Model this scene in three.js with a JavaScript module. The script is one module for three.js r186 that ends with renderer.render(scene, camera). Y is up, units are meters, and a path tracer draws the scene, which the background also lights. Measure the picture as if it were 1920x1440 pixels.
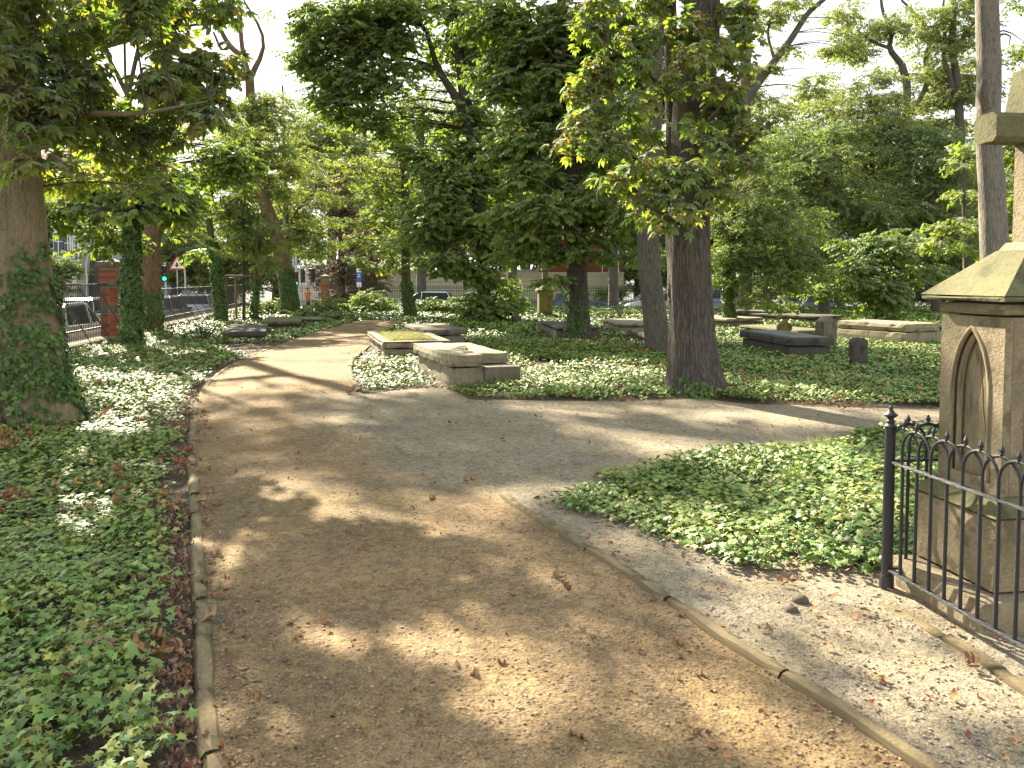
import * as THREE from 'three';
import { mergeGeometries, mergeVertices } from 'three/addons/utils/BufferGeometryUtils.js';
import { RoundedBoxGeometry } from 'three/addons/geometries/RoundedBoxGeometry.js';
import { MarchingCubes } from 'three/addons/objects/MarchingCubes.js';
import { FontLoader } from 'three/addons/loaders/FontLoader.js';
import { TextGeometry } from 'three/addons/geometries/TextGeometry.js';

// ---------- camera, sky, sun, exposure ----------
const W = 1920, H = 1440, F = 1500, EYE = 1.65, PITCH = THREE.MathUtils.degToRad(3), HZ = 522;
const CY = HZ + F * Math.tan(PITCH);                       // principal row of the lens
const scene = new THREE.Scene();
const camera = new THREE.PerspectiveCamera(THREE.MathUtils.radToDeg(2 * Math.atan(H / 2 / F)), W / H, 0.1, 600);
camera.position.set(0, EYE, 0);
camera.rotation.x = -PITCH;
camera.setViewOffset(W, H, 0, H / 2 - CY, W, H);
const renderer = new THREE.WebGLRenderer({ antialias: true });
renderer.toneMapping = THREE.LinearToneMapping;
renderer.toneMappingExposure = 4.4;
renderer.shadowMap.enabled = true;
const AZ = THREE.MathUtils.degToRad(31), EL = THREE.MathUtils.degToRad(35);
const SUN = new THREE.Vector3(-Math.sin(AZ) * Math.cos(EL), Math.sin(EL), -Math.cos(AZ) * Math.cos(EL));
const sun = new THREE.DirectionalLight(new THREE.Color(1, 0.89, 0.7), 5);
sun.position.copy(SUN).multiplyScalar(80).add(new THREE.Vector3(0, 0, -20));
sun.target.position.set(0, 0, -20);
sun.castShadow = true;
sun.shadow.mapSize.set(4096, 4096);
Object.assign(sun.shadow.camera, { left: -45, right: 45, top: 45, bottom: -45, near: 1, far: 200 });
sun.shadow.radius = 1.6;
scene.add(sun, sun.target);
{ // bright hazy morning sky: pale near the horizon, light blue above, whiter round the sun
  const w = 512, h = 256, a = new Float32Array(w * h * 4);
  for (let r = 0; r < h; r++) for (let c = 0; c < w; c++) {
    const up = ((r + 0.5) / h - 0.5) * Math.PI, ro = ((c + 0.5) / w - 0.5) * 2 * Math.PI;
    const x = Math.cos(ro) * Math.cos(up), y = Math.sin(up), z = Math.sin(ro) * Math.cos(up);
    const cs = x * SUN.x + y * SUN.y + z * SUN.z, t = Math.pow(Math.max(0, y), 0.6), glow = Math.pow(Math.max(0, cs), 6) * 0.3;
    const k = (r * w + c) * 4, base = [0.46, 0.45, 0.42], top = [0.175, 0.21, 0.26];
    for (let i = 0; i < 3; i++) a[k + i] = (base[i] * (1 - t) + top[i] * t) * (y < 0 ? 0.6 : 1) + glow * [1, 0.96, 0.88][i];
    a[k + 3] = 1;
  }
  const t = new THREE.DataTexture(a, w, h, THREE.RGBAFormat, THREE.FloatType);
  t.mapping = THREE.EquirectangularReflectionMapping; t.magFilter = t.minFilter = THREE.LinearFilter; t.needsUpdate = true;
  scene.background = t; scene.environment = t;
}

// ---------- small tools ----------
const V = (x, y, z) => new THREE.Vector3(x, y, z);
let seed = 7;
const rnd = () => { seed = (seed + 0x6d2b79f5) | 0; let t = Math.imul(seed ^ (seed >>> 15), 1 | seed); t = (t + Math.imul(t ^ (t >>> 7), 61 | t)) ^ t; return ((t ^ (t >>> 14)) >>> 0) / 4294967296; };
const rr = (a, b) => a + (b - a) * rnd();
const reseed = (n) => { seed = n | 0; };
const gauss = () => (rnd() + rnd() + rnd() - 1.5) * 1.15;
const lerp = (a, b, t) => a + (b - a) * t, clamp = (x, a = 0, b = 1) => Math.min(b, Math.max(a, x)), smooth = (a, b, x) => { const t = clamp((x - a) / (b - a)); return t * t * (3 - 2 * t); };
const hash = (x, y, z) => { let h = Math.imul(x, 374761393) + Math.imul(y, 668265263) + Math.imul(z, 1274126177); h = Math.imul(h ^ (h >>> 13), 1274126177); return ((h ^ (h >>> 16)) >>> 0) / 4294967296; };
function noise(x, y, z = 0, px = 0, py = 0) { // value noise, tiling when px, py are given
  const X = Math.floor(x), Y = Math.floor(y), Z = Math.floor(z), q = (t) => t * t * (3 - 2 * t), u = q(x - X), v = q(y - Y), w = q(z - Z);
  const m = (n, p) => p ? ((n % p) + p) % p : n;
  const g = (i, j, k) => hash(m(X + i, px), m(Y + j, py), Z + k);
  const a = lerp(lerp(g(0, 0, 0), g(1, 0, 0), u), lerp(g(0, 1, 0), g(1, 1, 0), u), v);
  return w ? lerp(a, lerp(lerp(g(0, 0, 1), g(1, 0, 1), u), lerp(g(0, 1, 1), g(1, 1, 1), u), v), w) : a;
}
const fbm = (x, y, z = 0, o = 4) => { let s = 0, a = 0.5, n = 0; for (let i = 0; i < o; i++) { s += a * noise(x, y, z + i * 7); n += a; x *= 2.03; y *= 2.03; z *= 2.03; a *= 0.5; } return s / n; };
const tfbm = (u, v, p, o = 4, z = 0, q = p) => { let s = 0, a = 0.5, n = 0; for (let i = 0; i < o; i++) { s += a * noise(u * p, v * q, z + i * 5, p, q); n += a; p *= 2; q *= 2; a *= 0.55; } return s / n; };
// a photo pixel gives a direction; the distance comes from the ground or from what the thing stands next to
const cp = Math.cos(PITCH), sp = Math.sin(PITCH);
function ray(px, py) { const x = (px - 960) / F, y = -(py - CY) / F; return V(x, y * cp - sp, -(cp + y * sp)); }
const at = (px, py, d) => { const r = ray(px, py); return r.multiplyScalar(-d / r.z).add(V(0, EYE, 0)); };
const gp = (px, py, y = 0) => { const r = ray(px, py); return r.multiplyScalar((y - EYE) / r.y).add(V(0, EYE, 0)); };
const project = (p) => { const y = p.y - EYE, z = -p.z, yc = y * cp + z * sp, zc = z * cp - y * sp; return [960 + F * p.x / zc, CY - F * yc / zc, zc]; };
const inPoly = (pts, x, z) => { let c = false; for (let i = 0, j = pts.length - 1; i < pts.length; j = i++) { const [a, b] = pts[i], [e, f] = pts[j]; if ((b > z) !== (f > z) && x < (e - a) * (z - b) / (f - b) + a) c = !c; } return c; };
const gpoly = (l) => l.map(([x, y]) => { const p = gp(x, y); return [p.x, p.z]; });

// ---------- naming and things ----------
const taken = new Map();
const numbered = (n) => { const k = taken.get(n) || 0; taken.set(n, k + 1); return k ? n + '_' + String(k).padStart(3, '0') : n; };
function tag(o, label, category, group, kind) { if (label) o.userData.label = label; if (category) o.userData.category = category; if (group) o.userData.group = group; if (kind) o.userData.kind = kind; return o; }
function thing(name, label, category, pos = [0, 0, 0], turn = 0, group) {
  const g = new THREE.Group(); g.name = numbered(name); g.position.set(...pos); g.rotation.y = turn; scene.add(g);
  return tag(g, label, category, group);
}
function part(name, geo, mat, parent) {
  const m = new THREE.Mesh(Array.isArray(geo) ? (geo.length > 1 ? merge(geo) : geo[0]) : geo, mat);
  m.castShadow = m.receiveShadow = true;
  if (parent) { m.name = name; parent.add(m); } else { m.name = numbered(name); scene.add(m); }
  return m;
}
const structure = (name, geo, mat) => { const m = part(name, geo, mat); m.userData.kind = 'structure'; return m; };
function merge(list) {
  const g = list.map((x) => { x = x.index ? x.toNonIndexed() : x; for (const k of Object.keys(x.attributes)) if (!['position', 'normal', 'uv'].includes(k)) x.deleteAttribute(k); if (!x.attributes.uv) x.setAttribute('uv', new THREE.BufferAttribute(new Float32Array(x.attributes.position.count * 2), 2)); return x; });
  return mergeGeometries(g);
}
function copies(name, geo, mat, items, parent, stuff = true) { // items: [matrix, color]
  const im = new THREE.InstancedMesh(geo, mat, items.length);
  items.forEach(([m, c], i) => { im.setMatrixAt(i, m); if (c) im.setColorAt(i, c); });
  im.castShadow = im.receiveShadow = true;
  if (parent) { im.name = name; parent.add(im); } else { im.name = numbered(name); scene.add(im); }
  if (stuff) im.userData.kind = 'stuff';
  return im;
}
const M4 = (p, q, s) => new THREE.Matrix4().compose(p, q, typeof s === 'number' ? V(s, s, s) : s);
const C = (r, g, b) => new THREE.Color().setRGB(r, g, b);
const box = (x0, x1, y0, y1, z0, z1) => new THREE.BoxGeometry(x1 - x0, y1 - y0, z1 - z0).translate((x0 + x1) / 2, (y0 + y1) / 2, (z0 + z1) / 2);
const rbox = (x0, x1, y0, y1, z0, z1, r = 0.01, s = 2) => new RoundedBoxGeometry(x1 - x0, y1 - y0, z1 - z0, s, r).translate((x0 + x1) / 2, (y0 + y1) / 2, (z0 + z1) / 2);
const cyl = (p, q, r0, r1 = r0, n = 8) => { const d = q.clone().sub(p), g = new THREE.CylinderGeometry(r1, r0, d.length(), n); g.translate(0, d.length() / 2, 0); g.applyQuaternion(new THREE.Quaternion().setFromUnitVectors(V(0, 1, 0), d.normalize())); return g.translate(p.x, p.y, p.z); };
// box-like uv in metres from positions and normals
function metreUV(g) {
  if (!g.attributes.normal) g.computeVertexNormals();
  const p = g.attributes.position, n = g.attributes.normal, uv = new Float32Array(p.count * 2);
  for (let i = 0; i < p.count; i++) {
    const ax = Math.abs(n.getX(i)), ay = Math.abs(n.getY(i)), az = Math.abs(n.getZ(i));
    const [a, b] = ay >= ax && ay >= az ? [p.getX(i), p.getZ(i)] : ax >= az ? [p.getZ(i), p.getY(i)] : [p.getX(i), p.getY(i)];
    uv[i * 2] = a; uv[i * 2 + 1] = b;
  }
  g.setAttribute('uv', new THREE.BufferAttribute(uv, 2));
  return g;
}
// roughened block: subdivided box, corners worn by noise
function worn(x0, x1, y0, y1, z0, z1, o = {}) {
  const { cell = 0.12, amp = 0.012, r = 0.02, seedz = rr(0, 50) } = o;
  const n = (l) => Math.max(2, Math.min(14, Math.round(l / cell)));
  let g = new RoundedBoxGeometry(x1 - x0, y1 - y0, z1 - z0, 2, r);
  g = new THREE.BoxGeometry(x1 - x0, y1 - y0, z1 - z0, n(x1 - x0), n(y1 - y0), n(z1 - z0));
  g.deleteAttribute('uv'); g.deleteAttribute('normal'); g = mergeVertices(g);
  const p = g.attributes.position, hx = (x1 - x0) / 2, hy = (y1 - y0) / 2, hz = (z1 - z0) / 2;
  for (let i = 0; i < p.count; i++) {
    let x = p.getX(i), y = p.getY(i), z = p.getZ(i);
    const ex = hx - Math.abs(x) < 1e-4, ey = hy - Math.abs(y) < 1e-4, ez = hz - Math.abs(z) < 1e-4, e = ex + ey + ez;
    const k = amp * (0.35 + (e > 1 ? 2.2 * Math.pow(noise(x * 9 + seedz, y * 9, z * 9), 2) : 0));
    const f = noise(x * 5 + seedz, y * 5 + 3, z * 5) * k + (e > 1 ? r * 0.5 : 0);
    if (ex) x -= Math.sign(x) * f; if (ey) y -= Math.sign(y) * f * 0.8; if (ez) z -= Math.sign(z) * f;
    p.setXYZ(i, x + (x0 + x1) / 2, y + (y0 + y1) / 2, z + (z0 + z1) / 2);
  }
  g = g.toNonIndexed(); g.computeVertexNormals();
  return metreUV(g);
}
// tapered tube through points with bark relief, uv in metres
function tube(pts, radii, o = {}) {
  const { segs = 10, step = 0.25, ridge = 0, ridges = 14, flare = 0, flareH = 0.5, cap = false, z0 = rr(0, 90), lobes = 5 } = o;
  const c = pts.length > 2 ? new THREE.CatmullRomCurve3(pts, false, 'centripetal') : new THREE.LineCurve3(pts[0], pts[1]);
  const L = c.getLength(), n = Math.max(2, Math.min(90, Math.round(L / step))), pos = [], uv = [], idx = [];
  let side = V(1, 0, 0);
  const cum = [0]; for (let i = 1; i < pts.length; i++) cum.push(cum[i - 1] + pts[i].distanceTo(pts[i - 1]));
  for (let i = 0; i <= n; i++) {
    const t = i / n, p = c.getPointAt(t), tan = c.getTangentAt(t);
    side.sub(tan.clone().multiplyScalar(side.dot(tan))).normalize();
    const up = tan.clone().cross(side);
    const s = t * cum[cum.length - 1]; let k = 1; while (k < cum.length - 1 && cum[k] < s) k++;
    let r = lerp(radii[k - 1], radii[k], clamp((s - cum[k - 1]) / (cum[k] - cum[k - 1])));
    const l = t * L;
    for (let j = 0; j <= segs; j++) {
      const a = (j % segs) / segs * Math.PI * 2;
      let q = r;
      if (flare && l < flareH * 2.5) q *= 1 + flare * Math.exp(-l / flareH * 1.6) * (0.55 + 0.9 * noise(Math.cos(a) * lobes * 0.5 + z0, Math.sin(a) * lobes * 0.5));
      if (ridge) q += ridge * (noise(Math.cos(a) * ridges * 0.32 + z0, Math.sin(a) * ridges * 0.32, l * 1.3) - 0.5) + ridge * 0.8 * (noise(Math.cos(a) * 1.2 + z0, Math.sin(a) * 1.2, l * 0.7) - 0.5);
      const v = p.clone().addScaledVector(side, Math.cos(a) * q).addScaledVector(up, Math.sin(a) * q);
      pos.push(v.x, v.y, v.z); uv.push(j / segs * Math.max(1, Math.round(2 * Math.PI * radii[0] / 0.5)) * 0.5, l);
      if (i < n && j < segs) { const b = i * (segs + 1) + j; idx.push(b, b + 1, b + segs + 1, b + 1, b + segs + 2, b + segs + 1); }
    }
  }
  if (cap) { const p = c.getPointAt(1), b = pos.length / 3; pos.push(p.x, p.y, p.z); uv.push(0, L); for (let j = 0; j < segs; j++) idx.push(n * (segs + 1) + j, n * (segs + 1) + j + 1, b); }
  const g = new THREE.BufferGeometry();
  g.setAttribute('position', new THREE.Float32BufferAttribute(pos, 3)); g.setAttribute('uv', new THREE.Float32BufferAttribute(uv, 2)); g.setIndex(idx); g.computeVertexNormals();
  return g;
}

// ---------- procedural textures ----------
function tex(n, fn, srgb = true, m = n) {
  const a = new Uint8Array(n * m * 4), o = [0, 0, 0];
  for (let y = 0; y < m; y++) for (let x = 0; x < n; x++) { fn((x + 0.5) / n, (y + 0.5) / m, o); const k = (y * n + x) * 4; for (let i = 0; i < 3; i++) a[k + i] = clamp(srgb ? Math.pow(Math.max(0, o[i]), 1 / 2.2) : o[i]) * 255; a[k + 3] = 255; }
  const t = new THREE.DataTexture(a, n, m); t.wrapS = t.wrapT = THREE.RepeatWrapping; t.magFilter = THREE.LinearFilter; t.minFilter = THREE.LinearMipmapLinearFilter; t.generateMipmaps = true;
  if (srgb) t.colorSpace = THREE.SRGBColorSpace; t.needsUpdate = true; return t;
}
const rep = (t, x, y = x) => { const c = t.clone(); c.repeat.set(x, y); c.needsUpdate = true; return c; };
const grey = (o, v) => { o[0] = o[1] = o[2] = v; };
// gravel: 1 = neutral tint, speckled with small stones and crumbs
const gravelH = (u, v) => { const a = tfbm(u, v, 12, 3), b = tfbm(u, v, 110, 2, 9), c = tfbm(u, v, 260, 1, 4); return a * 0.35 + Math.pow(b, 1.6) * 0.5 + c * 0.3; };
const T = {};
T.gravel = tex(1024, (u, v, o) => {
  const big = tfbm(u, v, 5, 4, 2), s = noise(u * 190, v * 190, 1, 190, 190), f = noise(u * 400, v * 400, 3, 400, 400), m = tfbm(u, v, 60, 2, 6);
  let k = 0.66 + 0.35 * (big - 0.5) + 0.55 * (f - 0.5) + 0.5 * (m - 0.5);
  if (s > 0.86) k *= 1.55; else if (s < 0.13) k *= 0.5;
  const h = tfbm(u, v, 9, 3, 21) - 0.5;
  o[0] = k * (1 + 0.1 * h); o[1] = k * (0.99 + 0.02 * h); o[2] = k * (0.96 - 0.25 * h);
});
T.gravelB = tex(1024, (u, v, o) => grey(o, gravelH(u, v)), false);
T.bark = tex(512, (u, v, o) => {
  const w = u + 0.05 * (tfbm(u, v, 3, 3, 8) - 0.5), f = Math.abs(tfbm(w, v, 17, 4, 1, 5) - 0.5) * 2, n = tfbm(u, v, 40, 3, 5, 26), s = tfbm(u, v, 3, 3, 12);
  const k = (0.55 + 0.45 * smooth(0.0, 0.22, f)) * (0.45 + 1.1 * n) * (0.75 + 0.5 * s);
  o[0] = k * (1 + 0.1 * (s - 0.5)); o[1] = k; o[2] = k * (1 - 0.2 * (s - 0.5));
});
T.barkB = tex(512, (u, v, o) => { const w = u + 0.05 * (tfbm(u, v, 3, 3, 8) - 0.5), f = Math.abs(tfbm(w, v, 17, 4, 1, 5) - 0.5) * 2; grey(o, smooth(0, 0.3, f) * 0.65 + 0.35 * tfbm(u, v, 40, 3, 5, 26)); }, false);
T.plate = tex(512, (u, v, o) => { // smoother bark with thin plates and cracks
  const w = tfbm(u, v, 4, 3, 3), c = Math.abs(tfbm(u + 0.06 * w, v, 7, 2, 17, 5) - 0.5) * 2, n = tfbm(u, v, 30, 3, 5), k = (0.72 + 0.28 * smooth(0.0, 0.06, c)) * (0.6 + 0.55 * n) * (0.7 + 0.6 * w);
  o[0] = k; o[1] = k * 0.97; o[2] = k * (0.86 + 0.2 * (w - 0.5));
});
T.plateB = tex(512, (u, v, o) => { const w = tfbm(u, v, 4, 3, 3), c = Math.abs(tfbm(u + 0.06 * w, v, 7, 2, 17, 5) - 0.5) * 2; grey(o, smooth(0, 0.14, c) * 0.7 + 0.3 * tfbm(u, v, 30, 3, 5)); }, false);
T.stone = tex(512, (u, v, o) => { // weathered sandstone: grain, pale worn patches, dark crust, lichen
  const a = tfbm(u, v, 4, 5, 1), b = tfbm(u, v, 90, 2, 3), c = tfbm(u, v, 7, 4, 11), l = tfbm(u, v, 16, 3, 23), k = (0.62 + 0.7 * (a - 0.35)) * (0.75 + 0.5 * b), d = smooth(0.56, 0.72, c), g = smooth(0.62, 0.72, l) * 0.4;
  const st = smooth(0.55, 0.75, tfbm(u, v, 9, 3, 41, 5)) * 0.1, q = d * 0.75; o[0] = lerp(k, 0.34, q) * (1 - st); o[1] = lerp(k * 0.97, 0.33, q) * (1 - st) + g * 0.06; o[2] = lerp(k * 0.9, 0.3, q) * (1 - st) - g * 0.1;
});
T.stoneB = tex(512, (u, v, o) => grey(o, tfbm(u, v, 8, 5, 1) * 0.6 + tfbm(u, v, 80, 2, 3) * 0.4), false);
T.moss = tex(256, (u, v, o) => { const a = tfbm(u, v, 6, 4, 2), b = tfbm(u, v, 60, 2, 3), k = 0.35 + 1.1 * (b - 0.2) * (0.5 + a); o[0] = k * lerp(0.75, 1.1, a); o[1] = k; o[2] = k * 0.5; });
T.plain = tex(256, (u, v, o) => { const k = 0.82 + 0.3 * (tfbm(u, v, 6, 4, 2) - 0.5) + 0.18 * (tfbm(u, v, 70, 2, 3) - 0.5); o[0] = k; o[1] = k; o[2] = k; });

const SM = (c, o = {}) => new THREE.MeshStandardMaterial({ color: C(...c), roughness: 0.9, ...o });
const PM = (c, o = {}) => new THREE.MeshPhysicalMaterial({ color: C(...c), roughness: 0.9, ...o });
const bark = (c, s = 0.02, plate) => SM(c, { map: rep(plate ? T.plate : T.bark, 2, plate ? 1.1 : 0.9), bumpMap: rep(plate ? T.plateB : T.barkB, 2, plate ? 1.1 : 0.9), bumpScale: s, roughness: 0.95 });
const stone = (c, s = 1.1, b = 0.006) => SM(c, { map: rep(T.stone, s), bumpMap: rep(T.stoneB, s), bumpScale: b, roughness: 0.93 });
const M = {
  path: SM([0.335, 0.225, 0.11], { map: rep(T.gravel, 0.42), bumpMap: rep(T.gravelB, 0.42), bumpScale: 0.013, vertexColors: true, roughness: 0.95 }),
  sand: SM([0.375, 0.31, 0.21], { map: rep(T.gravel, 0.5), bumpMap: rep(T.gravelB, 0.5), bumpScale: 0.009, vertexColors: true, roughness: 0.95 }),
  soil: SM([0.12, 0.085, 0.05], { map: rep(T.gravel, 0.3), bumpMap: rep(T.gravelB, 0.3), bumpScale: 0.03 }),
  kerb: stone([0.3, 0.235, 0.13], 1.7, 0.004),
  asphalt: SM([0.09, 0.09, 0.095], { map: rep(T.gravel, 0.5) }),
  paving: SM([0.3, 0.29, 0.27], { map: rep(T.plain, 0.3) }),
  grey: stone([0.33, 0.29, 0.21], 0.9), dark: stone([0.105, 0.095, 0.085], 0.8), mid: stone([0.2, 0.175, 0.135], 0.9), ochre: stone([0.33, 0.275, 0.18], 1.3, 0.006), olive: stone([0.175, 0.17, 0.08], 1.2, 0.005), slate: stone([0.2, 0.205, 0.21], 0.6, 0.002), khaki: stone([0.2, 0.165, 0.06], 1),
  moss: SM([0.26, 0.23, 0.025], { map: rep(T.moss, 1.5), bumpMap: rep(T.moss, 1.5), bumpScale: 0.03, roughness: 1 }),
  iron: SM([0.022, 0.022, 0.026], { roughness: 0.42, bumpMap: rep(T.stoneB, 3), bumpScale: 0.0015 }),
  ironFar: SM([0.03, 0.03, 0.03], { roughness: 0.5 }),
  brick: [SM([0.36, 0.1, 0.045], { map: rep(T.plain, 2) }), SM([0.42, 0.13, 0.06], { map: rep(T.plain, 2) }), SM([0.28, 0.085, 0.045], { map: rep(T.plain, 2) })],
  mortar: SM([0.3, 0.26, 0.21], { map: rep(T.plain, 1) }),
  wood: SM([0.22, 0.16, 0.1], { map: rep(T.bark, 3, 0.8) }),
  white: SM([0.78, 0.78, 0.75], { map: rep(T.plain, 0.15), roughness: 0.8 }), cream: SM([0.66, 0.6, 0.46], { map: rep(T.plain, 0.2) }), greyWall: SM([0.42, 0.42, 0.4], { map: rep(T.plain, 0.2) }), shadeBlueWall: SM([0.6, 0.66, 0.7], { map: rep(T.plain, 0.2) }), brickFar: SM([0.22, 0.075, 0.04], { map: rep(T.plain, 1.2) }), roofTile: SM([0.16, 0.08, 0.055], { map: rep(T.plain, 0.6) }),
  pane: SM([0.03, 0.035, 0.04], { roughness: 0.12 }), winFrame: SM([0.75, 0.74, 0.7], { roughness: 0.6 }),
  barkDark: bark([0.12, 0.1, 0.082], 0.03), barkGrey: bark([0.16, 0.14, 0.115], 0.022), barkBrown: bark([0.24, 0.155, 0.09], 0.035), barkPale: bark([0.25, 0.2, 0.14], 0.008, true), barkAsh: bark([0.27, 0.24, 0.195], 0.014), barkMoss: bark([0.13, 0.115, 0.06], 0.02), twig: SM([0.09, 0.07, 0.05]),
};

// ---------- ground: edges read off the photograph, turned into metres ----------
const curve = (l) => { const g = l.map(([x, y]) => { const p = gp(x, y); return [-p.z, p.x]; }).sort((a, b) => a[0] - b[0]); return (d) => { if (d <= g[0][0]) { const s = (g[1][1] - g[0][1]) / (g[1][0] - g[0][0]); return g[0][1] + s * (d - g[0][0]); } for (let i = 1; i < g.length; i++) if (d <= g[i][0]) { const t = (d - g[i - 1][0]) / (g[i][0] - g[i - 1][0]); return lerp(g[i - 1][1], g[i][1], t); } const a = g[g.length - 2], b = g[g.length - 1]; return b[1] + (b[1] - a[1]) / (b[0] - a[0]) * (d - b[0]); }; };
const leftPx = [[403, 1440], [392, 1370], [386, 1265], [380, 1180], [370, 1050], [366, 950], [361, 860], [363, 800], [369, 765], [386, 727], [412, 702], [440, 685], [472, 669], [515, 652]];
const rightPx = [[1705, 1440], [1560, 1340], [1417, 1250], [1292, 1165], [1192, 1095], [1112, 1045], [1042, 1000], [985, 965], [945, 935]];
const farKerbPx = [[672, 738], [661, 718], [655, 697], [660, 680], [674, 666]];
const xL = curve([...leftPx, [565, 635], [612, 620], [650, 608], [690, 599]]);
const xR = curve([...rightPx, ...farKerbPx, [697, 645], [722, 625], [752, 610], [772, 599]]);
const PATH_END = 31;
const sandFar = (() => { const g = [[660, 742], [800, 729], [850, 733], [880, 750], [1000, 752], [1200, 754], [1300, 747], [1400, 758], [1600, 766], [1760, 768], [1920, 770], [2400, 775]].map(([x, y]) => { const p = gp(x, y); return [p.x, -p.z]; }); return (x) => { for (let i = 1; i < g.length; i++) if (x <= g[i][0]) return lerp(g[i - 1][1], g[i][1], clamp((x - g[i - 1][0]) / (g[i][0] - g[i - 1][0]))); return g[g.length - 1][1]; }; })();
const bump = (x, z) => 0.016 * (fbm(x * 1.7, z * 1.7, 3, 2) - 0.5) + 0.01 * (fbm(x * 7, z * 7, 9, 2) - 0.5) + 0.006 * (noise(x * 23, z * 23) - 0.5);
function sheet(nu, nv, fn, uvScale = 1) { // fn(i/nu, j/nv) -> {p, tint}
  const pos = [], col = [], uv = [], idx = [];
  for (let j = 0; j <= nv; j++) for (let i = 0; i <= nu; i++) { const { p, tint } = fn(i / nu, j / nv); pos.push(p.x, p.y, p.z); col.push(...(tint || [1, 1, 1])); uv.push(p.x * uvScale, p.z * uvScale); if (i < nu && j < nv) { const b = j * (nu + 1) + i; idx.push(b, b + 1, b + nu + 1, b + 1, b + nu + 2, b + nu + 1); } }
  const g = new THREE.BufferGeometry(); g.setAttribute('position', new THREE.Float32BufferAttribute(pos, 3)); g.setAttribute('color', new THREE.Float32BufferAttribute(col, 3)); g.setAttribute('uv', new THREE.Float32BufferAttribute(uv, 2)); g.setIndex(idx); g.computeVertexNormals(); return g;
}
const STREET = -0.65;
// the fence lines that bound the raised churchyard
const fenceX = (d) => -9.95 - 0.176 * (d - 17.4), CORNER = 44;
const yard = [[fenceX(CORNER), -CORNER], [fenceX(2), -2], [fenceX(-30), 30], [70, 30], [70, -CORNER]];
{
  const s = new THREE.Shape(yard.map(([x, z]) => new THREE.Vector2(x, -z)));
  const g = new THREE.ExtrudeGeometry(s, { depth: 0.7, bevelEnabled: false }); g.rotateX(-Math.PI / 2); g.translate(0, -0.7, 0);
  structure('ground', metreUV(g), M.soil);
  const street = new THREE.PlaneGeometry(700, 700, 2, 2).rotateX(-Math.PI / 2).translate(0, STREET, -150); structure('street', metreUV(street), M.asphalt);
}
{ // bare sandy earth of the cross path and round the railed grave
  const nv = 230, nu = 150;
  structure('sandy_cross_path', sheet(nu, nv, (a, b) => {
    const db = 1.2 + 10.4 * b, x = lerp(xR(db) - 0.35, 15, Math.pow(a, 1.4)), d = 1.2 + (sandFar(x) + 0.14 * (fbm(x * 2.2, 4) - 0.5) - 1.2) * b;
    const t = 0.86 + 0.3 * fbm(x * 0.8, d * 0.8, 5), w = smooth(0.5, 0.75, fbm(x * 0.5 + 9, d * 0.9, 2)) * 0.12;
    return { p: V(x, 0.012 + bump(x, d), -d), tint: [t - w * 0.4, t - w * 0.55, t - w] };
  }), M.sand);
}
{ // brown gravel path, a ribbon between its two edges
  const nv = 420, nu = 44;
  structure('gravel_path', sheet(nu, nv, (a, b) => {
    const d = 1.25 * Math.pow(PATH_END / 1.25, b), l = xL(d) - 0.03, r = xR(d) + 0.03, x = lerp(l, r, a), open = smooth(5.7, 6.3, d) * (1 - smooth(11, 11.6, d));
    const e = (r - x) + 0.5 * (fbm(x * 1.3, d * 1.3, 8) - 0.5), k = open * (1 - smooth(0.0, 1.5, e));
    let t = 0.84 + 0.34 * fbm(x * 0.7, d * 0.7, 1); const ol = smooth(0.5, 0.7, fbm(x * 1.1 + 4, d * 0.7, 7)) * 0.45;
    const mine = [t * (1 - 0.12 * ol), t * (1 - 0.02 * ol), t * (1 - 0.22 * ol)], th = [1.12 * t, 1.37 * t, 1.9 * t];
    return { p: V(x, 0.03 - 0.012 * k + bump(x, d) + 0.012 * Math.sin(Math.PI * a), -d), tint: mine.map((m, i) => lerp(m, th[i], k)) };
  }), M.path);
}
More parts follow.
